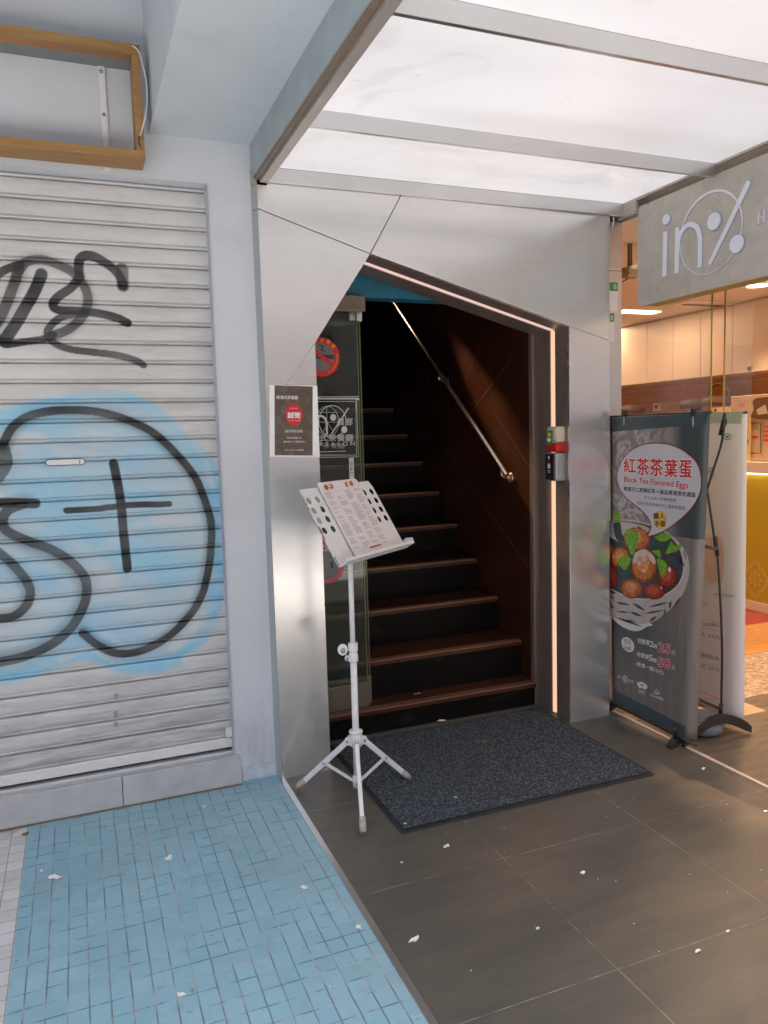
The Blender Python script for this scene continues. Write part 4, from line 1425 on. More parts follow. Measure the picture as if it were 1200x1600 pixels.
m.text(PB, '成就出芳香撲鼻的天仁獨家茶葉蛋', E1(370, 868), E1(965, 938), E1(370, 822), .0030)
m.build('small_lettering', None, cloth)
m = MB().mat('amber_print').disc(PB, E1(655, 1060), abs(E1(740, 0)[0] - E1(655, 0)[0]), .043, .0028, 24)
m.mat('dark_print').text(PB, '職人', E1(575, 1050), E1(715, 1045), E1(575, 975), .0034, .03).text(PB, '手做', E1(590, 1145), E1(725, 1140), E1(590, 1070), .0034, .03)
m.build('badge', None, cloth)
# picture of the bowl with eggs
m = MB()


def blob(mt, pts, h, n=5):
    m.mat(mt).poly(PB, smooth_path([E2(*p) for p in pts] + [E2(*pts[0])], n)[:-1], h)


LX = 18
blob('bowl_rim', [(LX, 1285), (60, 1360), (150, 1440), (260, 1490), (360, 1495), (440, 1450), (485, 1410), (LX + 30, 1270)], .0008)
blob('bowl_glaze', [(LX, 240), (120, 228), (260, 232), (400, 262), (520, 300), (640, 350), (740, 430), (850, 540), (910, 660), (928, 800), (905, 930), (850, 1080), (760, 1200), (640, 1310), (520, 1390), (380, 1420), (240, 1400), (110, 1330), (LX, 1240)], .0011)
blob('bowl_inside', [(LX, 255), (150, 245), (380, 275), (560, 335), (690, 410), (800, 540), (850, 700), (845, 860), (790, 980), (680, 1070), (560, 1115), (400, 1130), (250, 1110), (120, 1060), (LX, 1010)], .0014)
blob('bowl_glaze', [(LX, 265), (150, 255), (330, 280), (470, 330), (430, 380), (300, 340), (180, 420), (120, 480), (LX, 420)], .0016)
m.mat('bowl_rim').stroke(PB, smooth_path([E2(LX, 1012), E2(120, 1062), E2(250, 1112), E2(400, 1135), E2(560, 1118), E2(680, 1072), E2(790, 985), E2(855, 860), E2(905, 700), E2(870, 600), E2(820, 520), E2(740, 430)], 5), [.005] * 56, .0019)
m.mat('bowl_blue')
for a, b, wd in (((90, 1170), (245, 1200), .010), ((280, 1180), (420, 1260), .014), ((470, 1225), (690, 1170), .009), ((420, 1300), (640, 1260), .008), ((110, 1275), (240, 1290), .007), ((250, 1280), (390, 1330), .012), ((700, 1250), (720, 1150), .014), ((30, 1100), (75, 1130), .010), ((470, 1390), (560, 1330), .012), ((640, 1320), (660, 1250), .008), ((150, 1370), (320, 1390), .008), ((740, 1240), (830, 1110), .009), ((60, 1330), (400, 1450), .010), ((25, 1190), (70, 1240), .014)):
    pa, pb = np.array(E2(*a)), np.array(E2(*b))
    m.stroke(PB, [tuple(pa + (pb - pa) * t) for t in np.linspace(0, 1, 9)], [wd * math.sin(PI * t) + .0012 for t in np.linspace(0, 1, 9)], .0021)
for pts in ([(150, 1120), (130, 1210), (90, 1290)], [(240, 1170), (235, 1260), (255, 1370)], [(415, 1190), (410, 1290), (430, 1380)], [(650, 1190), (640, 1280), (610, 1350)]):
    m.stroke(PB, smooth_path([E2(*p) for p in pts], 4), .0018, .0023)
for a, b, wd in (((820, 600), (840, 800), .016), ((770, 640), (880, 760), .012), ((720, 690), (800, 800), .014), ((860, 560), (900, 700), .006), ((700, 600), (640, 560), .02), ((60, 300), (110, 400), .012), ((330, 300), (400, 350), .008)):
    pa, pb = np.array(E2(*a)), np.array(E2(*b))
    m.stroke(PB, [tuple(pa + (pb - pa) * t) for t in np.linspace(0, 1, 7)], [wd * math.sin(PI * t) + .001 for t in np.linspace(0, 1, 7)], .0021)


def eggd(mt, cx_, cy_, rx, ry, ang, h):
    n = 26
    pts = []
    for k in range(n):
        t = 2 * PI * k / n
        r_y = ry * (1.08 if math.sin(t) < 0 else .94)
        x_, y_ = rx * math.cos(t), r_y * math.sin(t)
        pts.append(E2(max(LX, cx_ + x_ * math.cos(ang) - y_ * math.sin(ang)), cy_ + x_ * math.sin(ang) + y_ * math.cos(ang)))
    cpt = E2(max(LX, cx_), cy_)
    for q, (f, mm) in enumerate(((1.0, mt + '_dark'), (.86, mt), (.52, mt + '_light'))):
        ox, oy = -.10 * rx * (1 - f) * 2, -.16 * ry * (1 - f) * 2
        pq = []
        for k in range(n):
            t = 2 * PI * k / n
            r_y = ry * (1.08 if math.sin(t) < 0 else .94) * f
            x_, y_ = rx * f * math.cos(t) + ox, r_y * math.sin(t) + oy
            pq.append(E2(max(LX, cx_ + x_ * math.cos(ang) - y_ * math.sin(ang)), cy_ + x_ * math.sin(ang) + y_ * math.cos(ang)))
        m.mat(mm).poly(PB, pq, h + q * .00004)


eggd('egg_rust', 30, 590, 45, 90, 0, .0018)
eggd('egg_orange', 325, 460, 155, 130, .2, .0020)
eggd('egg_orange', 140, 670, 105, 120, .2, .0022)
eggd('egg_red', 30, 880, 85, 150, -.1, .0022)
eggd('egg_red', 680, 880, 115, 140, -.3, .0020)
eggd('egg_rust', 270, 1025, 125, 110, .3, .0022)
eggd('egg_red', 530, 1050, 125, 95, 0, .0024)
eggd('egg_orange', 415, 765, 140, 190, 0, .0026)
m.mat('egg_pale')
for pts in ([(285, 690), (310, 610), (380, 570), (430, 568), (470, 600), (440, 650), (350, 650), (330, 720), (290, 740)], [(480, 600), (530, 650), (552, 720), (530, 740), (480, 690), (450, 640)], [(395, 650), (440, 660), (430, 710), (390, 700)], [(400, 790), (440, 800), (420, 840), (392, 825)], [(350, 700), (385, 720), (370, 760), (340, 745)]):
    m.poly(PB, [E2(*p) for p in pts], .0030)
m.mat('white_print').disc(PB, E2(705, 800), .009, .012, .0030, 14).disc(PB, E2(612, 1005), .004, .006, .0030, 10).disc(PB, E2(68, 655), .004, .010, .0030, 10)
for mt, pts in (('dark_leaf_print', [(70, 270), (140, 260), (165, 380), (200, 470), (130, 480), (80, 400)]), ('dark_leaf_print', [(20, 430), (100, 470), (160, 540), (60, 540)]), ('dark_leaf_print', [(480, 470), (560, 420), (700, 460), (620, 560), (560, 600), (500, 560)]),
                ('dark_leaf_print', [(110, 720), (220, 760), (260, 860), (150, 880), (110, 800)]),
                ('leaf_print', [(108, 95), (80, 180), (75, 250), (100, 262), (138, 258), (145, 200)]), ('leaf_print', [(205, 350), (200, 420), (230, 520), (250, 440), (262, 350), (235, 340)]), ('leaf_print', [(320, 338), (270, 370), (240, 480), (245, 580), (285, 640), (320, 560), (348, 460), (350, 380)]),
                ('leaf_print', [(150, 655), (200, 635), (268, 672), (250, 740), (205, 805), (150, 770), (118, 730)]), ('leaf_print', [(560, 670), (630, 690), (680, 750), (660, 830), (620, 885), (590, 820), (570, 740)]), ('leaf_print', [(720, 470), (780, 530), (830, 505), (845, 540), (790, 590), (720, 610), (665, 620), (690, 540)]), ('leaf_print', [(500, 590), (560, 575), (605, 590), (600, 665), (560, 640)]), ('leaf_print', [(530, 430), (640, 380), (715, 420), (690, 470), (600, 480)])):
    m.mat(mt).poly(PB, smooth_path([E2(*p) for p in pts] + [E2(*pts[0])], 4)[:-1], .0034 if mt == 'leaf_print' else .0031)
m.build('bowl_picture', None, cloth)
# price lettering
m = MB().mat('white_print').disc(PB, E3(226, 198), abs(E3(300, 198)[0] - E3(226, 198)[0]), .0375, .0010, 26)
m.text(PB, '特賣價', E3(338, 180), E3(470, 208), E3(342, 122), .001, .012).text(PB, '2', E3(474, 222), E3(520, 226), E3(476, 158), .001, .02).text(PB, '顆', E3(520, 235), E3(560, 246), E3(522, 190), .001, .01)
m.text(PB, '特賣價', E3(328, 332), E3(462, 368), E3(332, 278), .001, .012).text(PB, '5', E3(465, 380), E3(510, 386), E3(467, 312), .001, .02).text(PB, '顆', E3(510, 398), E3(555, 408), E3(512, 350), .001, .01)
m.text(PB, '元', E3(722, 312), E3(768, 318), E3(724, 262), .001).text(PB, '元', E3(718, 482), E3(764, 490), E3(720, 432), .001)
m.text(PB, '(售價一顆15元)', E3(318, 440), E3(634, 552), E3(320, 385), .001, .012)
for h_, bold, mt, e in ((.0016, .09, 'white_print', 0), (.0024, .03, 'red_print', 0)):
    m.mat(mt).text(PB, '25', E3(575 - e, 270 + e), E3(708 + e, 300 + e), E3(577 - e, 175 - e), h_, bold).text(PB, '58', E3(570 - e, 438 + e), E3(704 + e, 468 + e), E3(572 - e, 345 - e), h_, bold)
m.mat('maroon_print').text(PB, '限店', E3(186, 180), E3(268, 190), E3(187, 128), .0018).text(PB, '供應', E3(180, 258), E3(262, 268), E3(181, 212), .0018).stroke(PB, [E3(172, 190), E3(282, 206)], .0012, .0018)
m.mat('white_print').text(PB, '天仁', E3(106, 575), E3(168, 590), E3(107, 540), .001).ring(PB, E3(197, 585), .0135, .0145, .0045, .001, 20).stroke(PB, [E3(187, 598), E3(208, 572)], .004, .0012).text(PB, '茗茶', E3(225, 620), E3(292, 638), E3(226, 588), .001).stroke(PB, [E3(162, 612), E3(224, 640)], .0012)
fan = [E3(330, 640), E3(345, 620), E3(390, 622), E3(440, 650), E3(452, 685), E3(425, 712), E3(400, 695), E3(370, 690), E3(360, 700)]
m.poly(PB, fan, .001).text(PB, '喫茶趣', E3(345, 735), E3(422, 755), E3(347, 708), .001).stroke(PB, [E3(345, 742), E3(420, 770)], .0012)
m.text(PB, 'CHAFFEE', E3(480, 778), E3(628, 838), E3(484, 750), .001, .012)
m.stroke(PB, smooth_path([E3(525, 730), E3(540, 750), E3(575, 755), E3(590, 735)], 4), .004).ring(PB, E3(555, 732), .010, .007, .0025, .001, 16).stroke(PB, [E3(545, 715), E3(550, 700)], .003)
m.mat('teal_header').text(PB, '喫', E3(372, 668), E3(410, 676), E3(374, 640), .0018, .01)
m.build('price_lettering', None, cloth)

XB2 = 2.955
PB2 = Plane((XB2, 0, 0), (0, -1, 0), (0, 0, 1), (-1, 0, 0))
b2r = PB2.at(1155, 1138)
by = (-3.36, PB2.at(1162, 643)[0])
m = MB(); m.smooth = True
vs = []
for j in range(NV + 1):
    for i in range(NU + 1):
        s_, t = i / NU, j / NV
        edge_curl = -.03 * max(0, (s_ - .88) / .12) ** 2
        vs.append(PB2.w(by[0] + (by[1] + .012 - by[0]) * s_, .035 + (1.566 - .035) * t, edge_curl * (1 - t * .6) + .004 * math.sin(s_ * 9)))
m.add(vs, fs)
c2 = m.build('banner_cloth', 'back_cloth_print', bs)
sm = c2.modifiers.new('solid', 'SOLIDIFY'); sm.thickness = .0008; sm.offset = 0
c2['label'] = 'pale banner with a green top band seen past the dark one'
G = lambda x_, y_: PB2.at(1070 + x_ * 130 / 578, 640 + y_ * 360 / 1600)
m = MB().mat('green_header').poly(PB2, [G(100, 92), G(398, 98), G(404, 12), G(100, 22)], .006)
m.mat('green_print').ring(PB2, G(303, 188), .025, .014, .004, .006, 20).disc(PB2, G(303, 188), .012, .006, .0065, 12)
m.mat('drink_print').poly(PB2, smooth_path([G(150, 900), G(265, 895), G(270, 1180), G(215, 1200), G(160, 1180), G(150, 900)], 3)[:-1], .006)
m.mat('grey_print')
for x0, x1, y_, hh, tx in ((210, 355, 1290, 16, '茶香四溢清爽順口'), (85, 170, 1342, 14, '經典好茶'), (78, 245, 1495, 26, '紫金山高纖紅')):
    m.text(PB2, tx, G(x0, y_), G(x1, y_ + 14), G(x0, y_ - hh), .006)
H_ = lambda x_, y_: PB2.at(930 + x_ * 270 / 1200, 880 + y_ * 320 / 1422)
m.text(PB2, '25元 22元', H_(690, 495), H_(875, 530), H_(690, 470), .006).text(PB2, '香醇鮮奶茶', H_(705, 635), H_(868, 680), H_(705, 606), .006).text(PB2, '100元 50元', H_(682, 715), H_(870, 755), H_(682, 690), .006)
for ya in (380, 440, 640, 690):
    m.stroke(PB2, [H_(700, ya), H_(870, ya + 28)], .0012, .006)
m.text(PB2, '手作茶飲', G(160, 470), G(205, 472), G(160, 395), .006)
m.build('printing', None, c2)
# frame: rods, poles, feet
blk = 'black_plastic'
for Xr, ya, yb_ in ((XBN + .006, -TL[0] + .02, -TR[0] - .01), (XB2 + .008, 3.37, -by[1] - .012)):
    MB().tube([(Xr, ya, 1.562), (Xr, yb_, 1.560)], .006, 8).build('rod', blk, bs)
    MB().tube([(Xr, ya - .01, .052), (Xr, yb_ + .06, .046)], .006, 8).build('rod', blk, bs)
for px in (976, 1084):
    m = MB().mat('black_plastic')
    p = PB.at(px, 648 if px < 1000 else 646)
    m.box(XBN - .010, XBN + .014, -p[0] - .008, -p[0] + .008, p[1] - .006, p[1] + .022)
    p = PB.at(px, 656)
    m.mat('steel_plain').tube([PB.w(p[0], p[1] + .015, .004), PB.w(p[0], p[1] - .035, .004)], .003, 6)
    m.build('clip', None, bs)
pa = [onx(1127, 1098, 2.83), onx(1128, 1000, 2.82), onx(1122, 880, 2.79), onx(1116, 840, 2.77), onx(1105, 765, 2.72), onx(1098, 715, 2.66), onx(1085, 660, 2.58)]
MB().tube(smooth_path(pa, 6), .0055, 8).build('pole', blk, bs)
pb = [onx(1133, 648, 2.76), onx(1128, 690, 2.75), onx(1116, 730, 2.73), onx(1105, 765, 2.70), onx(1096, 800, 2.66), onx(1080, 860, 2.60)]
MB().tube(smooth_path(pb, 6), .0055, 8).build('pole', blk, bs)
MB().tube([onx(1132.5, 645, 2.76), onx(1131.5, 660, 2.758), onx(1125, 680, 2.75)], [.006, .0135, .008], 8).build('pole_tip', blk, bs)
tj = np.array(onx(1119, 858, 2.78))
m = MB().tube([tj, onx(1108, 855, 2.66), onx(1093, 852, 2.565)], [.009, .008, .006], 8).tube([onx(1117, 838, 2.77), onx(1121, 868, 2.79)], .010, 8)
m.build('joint', blk, bs)
m = MB().tube([onx(1127, 1100, 2.83), onx(1126, 1122, 2.83)], .010, 8).tube([onx(1126, 1108, 2.83), onx(1078, 1086, 2.57)], .007, 8)
m.build('socket', blk, bs)
yb_ = 2.71
m = MB()
arch_o, arch_i = [], []
for k in range(13):
    t = k / 12
    x_ = 2.552 + .42 * t
    arch_o.append((x_, yb_, .040 + .090 * math.sin(PI * t) ** .8)); arch_i.append((x_, yb_, .008 + .078 * math.sin(PI * t) ** 1.2))
m.prism([*arch_o, *arch_i[::-1]], (0, .018, 0))
m.build('foot_arch', blk, bs)
m = MB()
y2 = 3.24
m.prism([(p[0], y2, p[2]) for p in arch_o] + [(p[0], y2, p[2]) for p in arch_i[::-1]], (0, .018, 0))
m.build('foot_arch', blk, bs)
for yy in (3.262, 2.752):
    m = MB()
    m.prism([(2.50, yy - .017, .0), (2.52, yy - .017, .0), (2.575, yy - .017, .028), (2.590, yy - .017, .055), (2.565, yy - .017, .060), (2.53, yy - .017, .040), (2.495, yy - .017, .012)], (0, .034, 0))
    m.tube([(2.538, yy, .045), (2.528, yy, .10)], .006, 8)
    m.build('foot', blk, bs)
MB().lathe((2.78, 2.83, .004), [(.07, 0), (.095, .02), (.10, .05), (.075, .09), (.02, .105)], 24).build('base_weight', 'weight_bag', bs)
m = MB().tube([onx(1075, 1074, 2.56), onx(1127, 1093, 2.83), onx(1075, 1089, 2.56)], .0022, 6)
m.build('string', 'string_red', bs)

# ================================================================ SHOP SIGN
XG = 2.602
sg = empty('shop_sign', (2.65, 2.3, 2.1), 'grey concrete-look shop sign with white logo and lettering', 'sign')
MB().mat('sign_concrete').box(XG, XG + .012, .2, 3.108, 2.092, 2.5655).build('face', None, sg, bevel=.001)
MB().mat('sign_edge').box(XG + .0125, XG + .12, .21, 3.10, 2.097, 2.560).build('body', None, sg)
MB().mat('screw_steel').lathe((XG, onx(1013, 318, XG)[1], onx(1013, 318, XG)[2]), [(.006, 0), (.005, .003)], 10, (-1, 0, 0)).build('screw', None, sg)
PSN = Plane((XG, 0, 0), (0, -1, 0), (0, 0, 1), (-1, 0, 0))
K = lambda x_, y_: PSN.at(930 + x_ * 270 / 1029, 240 + y_ * 420 / 1600)


def raised(fn):
    """acrylic letter: bluish body, white front"""
    mb_ = MB()
    fn(mb_.mat('letter_side'), 1.0, .004)
    fn(mb_.mat('letter_white'), .86, .0085)
    return mb_.build('letter', None, sg)


def solid_stroke(mb_, pts, wd, h):
    """a stroke with thickness standing on the sign"""
    n = len(pts)
    ws = wd if isinstance(wd, list) else [wd] * n
    L, R = [], []
    for i in range(n):
        a, b = pts[max(i - 1, 0)], pts[min(i + 1, n - 1)]
        dx, dy = b[0] - a[0], b[1] - a[1]; l = math.hypot(dx, dy) + 1e-9
        L.append((pts[i][0] - dy / l * ws[i] / 2, pts[i][1] + dx / l * ws[i] / 2)); R.append((pts[i][0] + dy / l * ws[i] / 2, pts[i][1] - dx / l * ws[i] / 2))
    vs = [PSN.w(a, b, h) for a, b in L + R] + [PSN.w(a, b, .0) for a, b in L + R]
    f = [(i, i + 1, n + i + 1, n + i) for i in range(n - 1)] + [(i, 2 * n + i, 2 * n + i + 1, i + 1) for i in range(n - 1)] + [(n + i, n + i + 1, 3 * n + i + 1, 3 * n + i) for i in range(n - 1)]
    f += [(0, n, 3 * n, 2 * n), (n - 1, 3 * n - 1, 4 * n - 1, 2 * n - 1)]
    mb_.add(vs, f)


def rdisc(mb_, c, r, h):
    mb_.prism([PSN.w(c[0] + r * math.cos(t), c[1] + r * math.sin(t), 0) for t in np.linspace(0, 2 * PI, 28)[:-1]], tuple(PSN.n * h))


ci = K(430, 392); ri = .0265
raised(lambda mb_, s_, h: (rdisc(mb_, ci, ri * s_, h), solid_stroke(mb_, [K(425, 465), K(418, 733)], .029 * s_, h)))
arcn = smooth_path([K(492, 710), K(495, 600), K(498, 540), K(512, 480), K(545, 435), K(580, 422), K(612, 440), K(628, 490), K(630, 560), K(628, 678)], 6)
raised(lambda mb_, s_, h: (solid_stroke(mb_, [K(496, 440), K(490, 712)], .026 * s_, h), solid_stroke(mb_, arcn, .026 * s_, h * .95)))
raised(lambda mb_, s_, h: (rdisc(mb_, K(713, 403), .0415 * s_, h), rdisc(mb_, K(848, 538), .0415 * s_, h), solid_stroke(mb_, [K(687, 660), K(925, 163)], [.018 * s_, .026 * s_], h * 1.06)))
tc, bc = K(745, 208), K(655, 722); lc, rc = K(508, 545), K(880, 400)
cc = ((lc[0] + rc[0]) / 2, (tc[1] + bc[1]) / 2); ra, rb_ = (rc[0] - lc[0]) / 2, (tc[1] - bc[1]) / 2
loop = [(cc[0] + ra * math.cos(t), cc[1] + rb_ * math.sin(t)) for t in np.linspace(0, 2 * PI, 73)]
lw_ = [.004 + .009 * max(0, math.sin(t)) for t in np.linspace(0, 2 * PI, 73)]
raised(lambda mb_, s_, h: solid_stroke(mb_, loop, [k * s_ for k in lw_], h * .6))
# serif capitals
hb = K(968, 425); ht = K(968, 348); cap = ht[1] - hb[1]
x_ = hb[0]


def serif(segs_, x0):
    def fn(mb_, s_, h):
        for (ax, ay), (bx, by_), wd in segs_:
            solid_stroke(mb_, [(x0 + ax * cap, hb[1] + ay * cap), (x0 + bx * cap, hb[1] + by_ * cap)], wd * cap * s_, h * .5)
    raised(fn)


sfs = lambda c_, y_: ((c_ - .10, y_), (c_ + .10, y_), .05)
serif([((.12, 0), (.12, 1), .12), ((.66, 0), (.66, 1), .12), ((.12, .52), (.66, .52), .06), sfs(.12, .02), sfs(.12, .98), sfs(.66, .02), sfs(.66, .98)], x_)
serif([((.05, 0), (.36, 1), .07), ((.36, 1), (.72, 0), .13), ((.17, .35), (.56, .35), .06), sfs(.05, .02), sfs(.72, .02)], x_ + 1.05 * cap)
serif([((.12, 0), (.12, 1), .12), sfs(.12, .02), sfs(.12, .98)], x_ + 2.1 * cap)
serif([((.12, 0), (.12, 1), .12), ((.12, .97), (.48, .97), .06), ((.48, .97), (.6, .75), .10), ((.6, .75), (.48, .52), .10), ((.48, .52), (.12, .52), .06), ((.36, .5), (.7, 0), .11), sfs(.12, .02), sfs(.12, .98)], x_ + 2.55 * cap)

# ================================================================ SHOP FRONT AND INTERIOR
pr = empty('shop_pilaster', (2.65, 3.42, 0), 'narrow brushed steel pilaster between the entrance and the shop', 'pilaster')
MB().box(2.556, 2.744, 3.40, 3.62, 0, 2.33).box(2.556, 2.744, 3.40, 3.62, 2.334, 2.58).build('column', 'steel_plain', pr, bevel=.002)
tag(MB().box(2.546, 2.75, 3.64, 9, -.1, 2.7).build('party_wall', 'shop_ceiling'), 'warm side wall dividing the shop from the stairwell', 'wall')
PP = Plane((0, 3.399, 0), (1, 0, 0), (0, 0, 1), (0, -1, 0))
for (x0, x1, y0, y1, ym), lab in (((935, 964.5, 440, 487, 455), 'upper green and white address plate on the pilaster'), ((935, 959, 489, 533, 503), 'lower green and white address plate on the pilaster')):
    t_ = empty('address_plate', (PP.at(950, y1)[0], 3.398, PP.at(950, y1)[1]), lab, 'sign', 'address plates on the pilaster')
    a0, a1 = PP.at(x0, y0), PP.at(x1, y1); am = PP.at(x1, ym)
    MB().mat('white_print').prism([PP.w(a0[0], a1[1]), PP.w(a1[0], a1[1]), PP.w(a1[0], am[1] - .001), PP.w(a0[0], am[1] - .001)], (0, -.003, 0)).build('plate', None, t_)
    MB().mat('green_print').prism([PP.w(a0[0], am[1]), PP.w(a1[0], am[1]), PP.w(a1[0], a0[1]), PP.w(a0[0], a0[1])], (0, -.003, 0)).build('header', None, t_)
    mid = (am[1] + a0[1]) / 2
    MB().mat('white_print').text(PP, '路', (a1[0] - .028, am[1] + .008), (a1[0] - .008, am[1] + .008), (a1[0] - .028, a0[1] - .008), .0045).build('lettering', None, t_)
c = PP.at(945, 668)
tag(MB().mat('red_print').prism([PP.w(c[0] + .036 * math.cos(t), c[1] + .036 * math.sin(t)) for t in np.linspace(0, 2 * PI, 25)[:-1]], (0, -.003, 0)).build('round_sticker'), 'round red sticker on the pilaster behind the banner edge', 'sticker')

gp = empty('glass_partition', (3.9, 3.75, 0), 'clear frameless glass partition across the shop front', 'glass')
for x0, x1, yy in ((2.76, 3.69, 3.72), (3.875, 5.0, 3.80), (5.02, 6.2, 3.80)):
    p = MB().box(x0, x1, yy, yy + .010, .02, 2.575).build('pane', 'clear_glass', gp)
    MB().box(x0 - .001, x0 + .002, yy - .0008, yy + .0108, .02, 2.57).box(x1 - .002, x1 + .001, yy - .0008, yy + .0108, .02, 2.57).build('pane_edge', 'glass_edge', p)
MB().box(2.90, 2.925, 3.70, 3.74, 1.0, 1.9).build('pull_bar', 'rail_steel', gp, bevel=.006)

tag(MB().box(5.86, 6.0, 2.2, 9, 0, 2.6).build('tiled_wall', 'splash_tile'), 'back wall of the shop with long orange-brown tiles', 'wall')
tag(MB().box(2.75, 6.0, 8.9, 9, 0, 2.6).build('end_wall', 'shop_ceiling'), 'plain warm wall closing the far end of the shop', 'wall')
cb = empty('wall_cabinet', (5.68, 5.6, 1.96), 'row of pale flat-door wall cabinets over the shop worktop', 'cabinet')
MB().box(5.525, 5.858, 3.0, 8.6, 1.962, 2.575).build('carcass', 'cabinet_laminate', cb)
joints = [8.6, 8.2, 7.78, 7.38, 6.97, 6.42, 6.05, 5.69, 5.31, 4.93, 4.55, 4.17, 3.79, 3.4, 3.0]
for a, b in zip(joints[:-1], joints[1:]):
    MB().box(5.500, 5.5245, b + .003, a - .003, 1.96, 2.560).build('door', 'cabinet_laminate', cb, bevel=.0015)
lk = onx(1172, 574, 5.5)
MB().lathe((5.50, lk[1], lk[2]), [(.028, 0), (.028, .008), (.02, .012)], 16, (-1, 0, 0)).build('lock', 'screw_steel', cb)

XC = 5.0
ct = empty('counter', (5.2, 3.6, 0), 'shop counter with a glowing yellow front and pale stone top', 'counter')
MB().box(XC - .03, 5.45, 2.3, 4.95, 1.120, 1.208).build('top', 'slab_stone', ct, bevel=.003)
MB().box(XC + .045, 5.42, 2.35, 4.90, .075, 1.118).build('front_panel', 'amber_panel', ct)
MB().box(XC + .02, 5.42, 2.34, 4.91, 0, .073).build('plinth', 'slab_stone', ct)
MB().box(XC + .004, XC + .022, 2.36, 4.89, 1.110, 1.1185).build('light_strip', 'cove_warm', ct)
PC = Plane((XC + .0445, 0, 0), (0, -1, 0), (0, 0, 1), (-1, 0, 0))
N_ = lambda x_, y_: PC.at(930 + x_ * 270 / 1200, 880 + y_ * 320 / 1422)
m = MB()
qc = N_(1112, 110)
for s_ in (1.0, .88):
    qf = []
    for k in range(64):
        t = 2 * PI * k / 64
        r_ = s_ * (.118 + .016 * math.cos(4 * t) + .006 * math.cos(8 * t))
        qf.append((qc[0] + r_ * math.cos(t), qc[1] + r_ * 1.12 * math.sin(t)))
    m.stroke(PC, qf, .006, .0012, True)
for k in range(8):
    t = 2 * PI * k / 8
    m.disc(PC, (qc[0] + .05 * math.cos(t), qc[1] + .055 * math.sin(t)), .013, .009, .0012, 10, t)
m.stroke(PC, [(qc[0], qc[1] - .07), (qc[0], qc[1] + .07)], .006, .0016)
for sy in (-1, 1):
    m.disc(PC, (qc[0] + sy * .125, qc[1]), .020, .016, .0014, 12)
for ox in (.10, .34, .58, .82):
    m.stroke(PC, [(qc[0] + ox + .10 * math.cos(t) * (1 - t / 9), qc[1] - .24 + .09 * math.sin(t) * (1 - t / 9)) for t in np.linspace(0, 5, 26)], .006, .0012)
    m.disc(PC, (qc[0] + ox - .08, qc[1] - .20), .022, .018, .0014, 12)
m.build('ornament', 'carton', ct)
bt = empty('back_worktop', (5.65, 5.5, 0), 'worktop below the cabinets carrying the tea urns', 'worktop')
MB().box(5.10, 5.858, 4.98, 8.6, 1.16, 1.20).build('top', 'slab_stone', bt)
MB().box(5.14, 5.858, 5.0, 8.6, .01, 1.158).build('base', 'cabinet_laminate', bt)


def urn(px0, px1, ytop, X, lab, handle):
    pa_, pb_ = onx(px0, 640, X), onx(px1, 640, X)
    r = abs(pa_[1] - pb_[1]) / 2 * .92; cy_ = (pa_[1] + pb_[1]) / 2
    zt = onx((px0 + px1) / 2, ytop, X)[2]
    t_ = empty('tea_urn', (X, cy_, 1.20), lab, 'urn', 'tea urns on the worktop')
    MB().lathe((X, cy_, 1.202), [(r * .95, 0), (r, .02), (r, zt - 1.202 - .10), (r * 1.03, zt - 1.202 - .098)], 24).build('body', 'pot_steel', t_)
    MB().lathe((X, cy_, zt - .098), [(r * 1.06, 0), (r * 1.06, .035), (r * .95, .07), (r * .35, .092), (.02, .095)], 24).build('lid', 'carton_dark', t_)
    if handle:
        pts = [(X, cy_ - r * 1.0 * math.cos(t), zt - .06 + .16 * math.sin(t)) for t in np.linspace(0, PI, 14)]
        MB().tube(pts, .012, 8).build('handle', 'carton_dark', t_)
    return t_


urn(1068, 1101, 622, 5.5, 'left steel tea urn with a dark lid', False)
urn(1102, 1143, 617, 5.5, 'steel tea urn with a loop handle behind the banner', True)
urn(1000, 970, 632, 5.5, 'small steel urn at the left end of the worktop', False)


def carton(px0, px1, yt, yb_, X, dep, lab, mats, nm='carton_box'):
    a_, b_ = onx(px0, yb_, X), onx(px1, yb_, X)
    zt = onx(px0, yt, X)[2]; zb = max(1.209, a_[2])
    t_ = empty(nm, (X + dep / 2, (a_[1] + b_[1]) / 2, zb), lab, 'box')
    MB().box(X, X + dep, b_[1], a_[1], zb, zt).build('box', mats[0], t_, bevel=.003)
    return t_, Plane((X - .0008, 0, 0), (0, -1, 0), (0, 0, 1), (-1, 0, 0))


W7 = lambda x_, y_: (960 + x_ / 5, 560 + y_ / 5)
t_, PX = carton(1172, 1190, 657, 716, 5.06, .12, 'cream box with a blue-grey frame on the counter', ['carton'])
m = MB().mat('teal_header').stroke(PX, [PX.at(1174, 661), PX.at(1188.5, 661), PX.at(1188.5, 708), PX.at(1173, 708)], .012, .001, False)
m.mat('dark_print').text(PX, '日月', PX.at(1175, 672), PX.at(1184, 672), PX.at(1175, 664), .001).mat('red_print').stroke(PX, [PX.at(1175, 683), PX.at(1185, 683)], .02, .001)
m.build('printing', None, t_)
t_, PX = carton(1191, 1218, 656, 717, 5.06, .12, 'cream box with red print at the right of the counter', ['carton'])
m = MB().mat('red_print')
for k in range(4):
    m.stroke(PX, [PX.at(1193, 667 + k * 7), PX.at(1203, 667 + k * 7)], .016, .001)
m.build('printing', None, t_)
b_ = onx(1144, 620, 5.10); c_ = onx(1212, 655, 5.10)
gb = empty('gift_carton', (5.16, (b_[1] + c_[1]) / 2, c_[2]), 'wide printed gift carton lying on the two cream boxes', 'box')
MB().box(5.055, 5.20, c_[1], b_[1] - .03, onx(1172, 655.5, 5.06)[2] + .006, b_[2]).build('box', 'carton', gb, bevel=.003)
PX = Plane((5.0545, 0, 0), (0, -1, 0), (0, 0, 1), (-1, 0, 0))
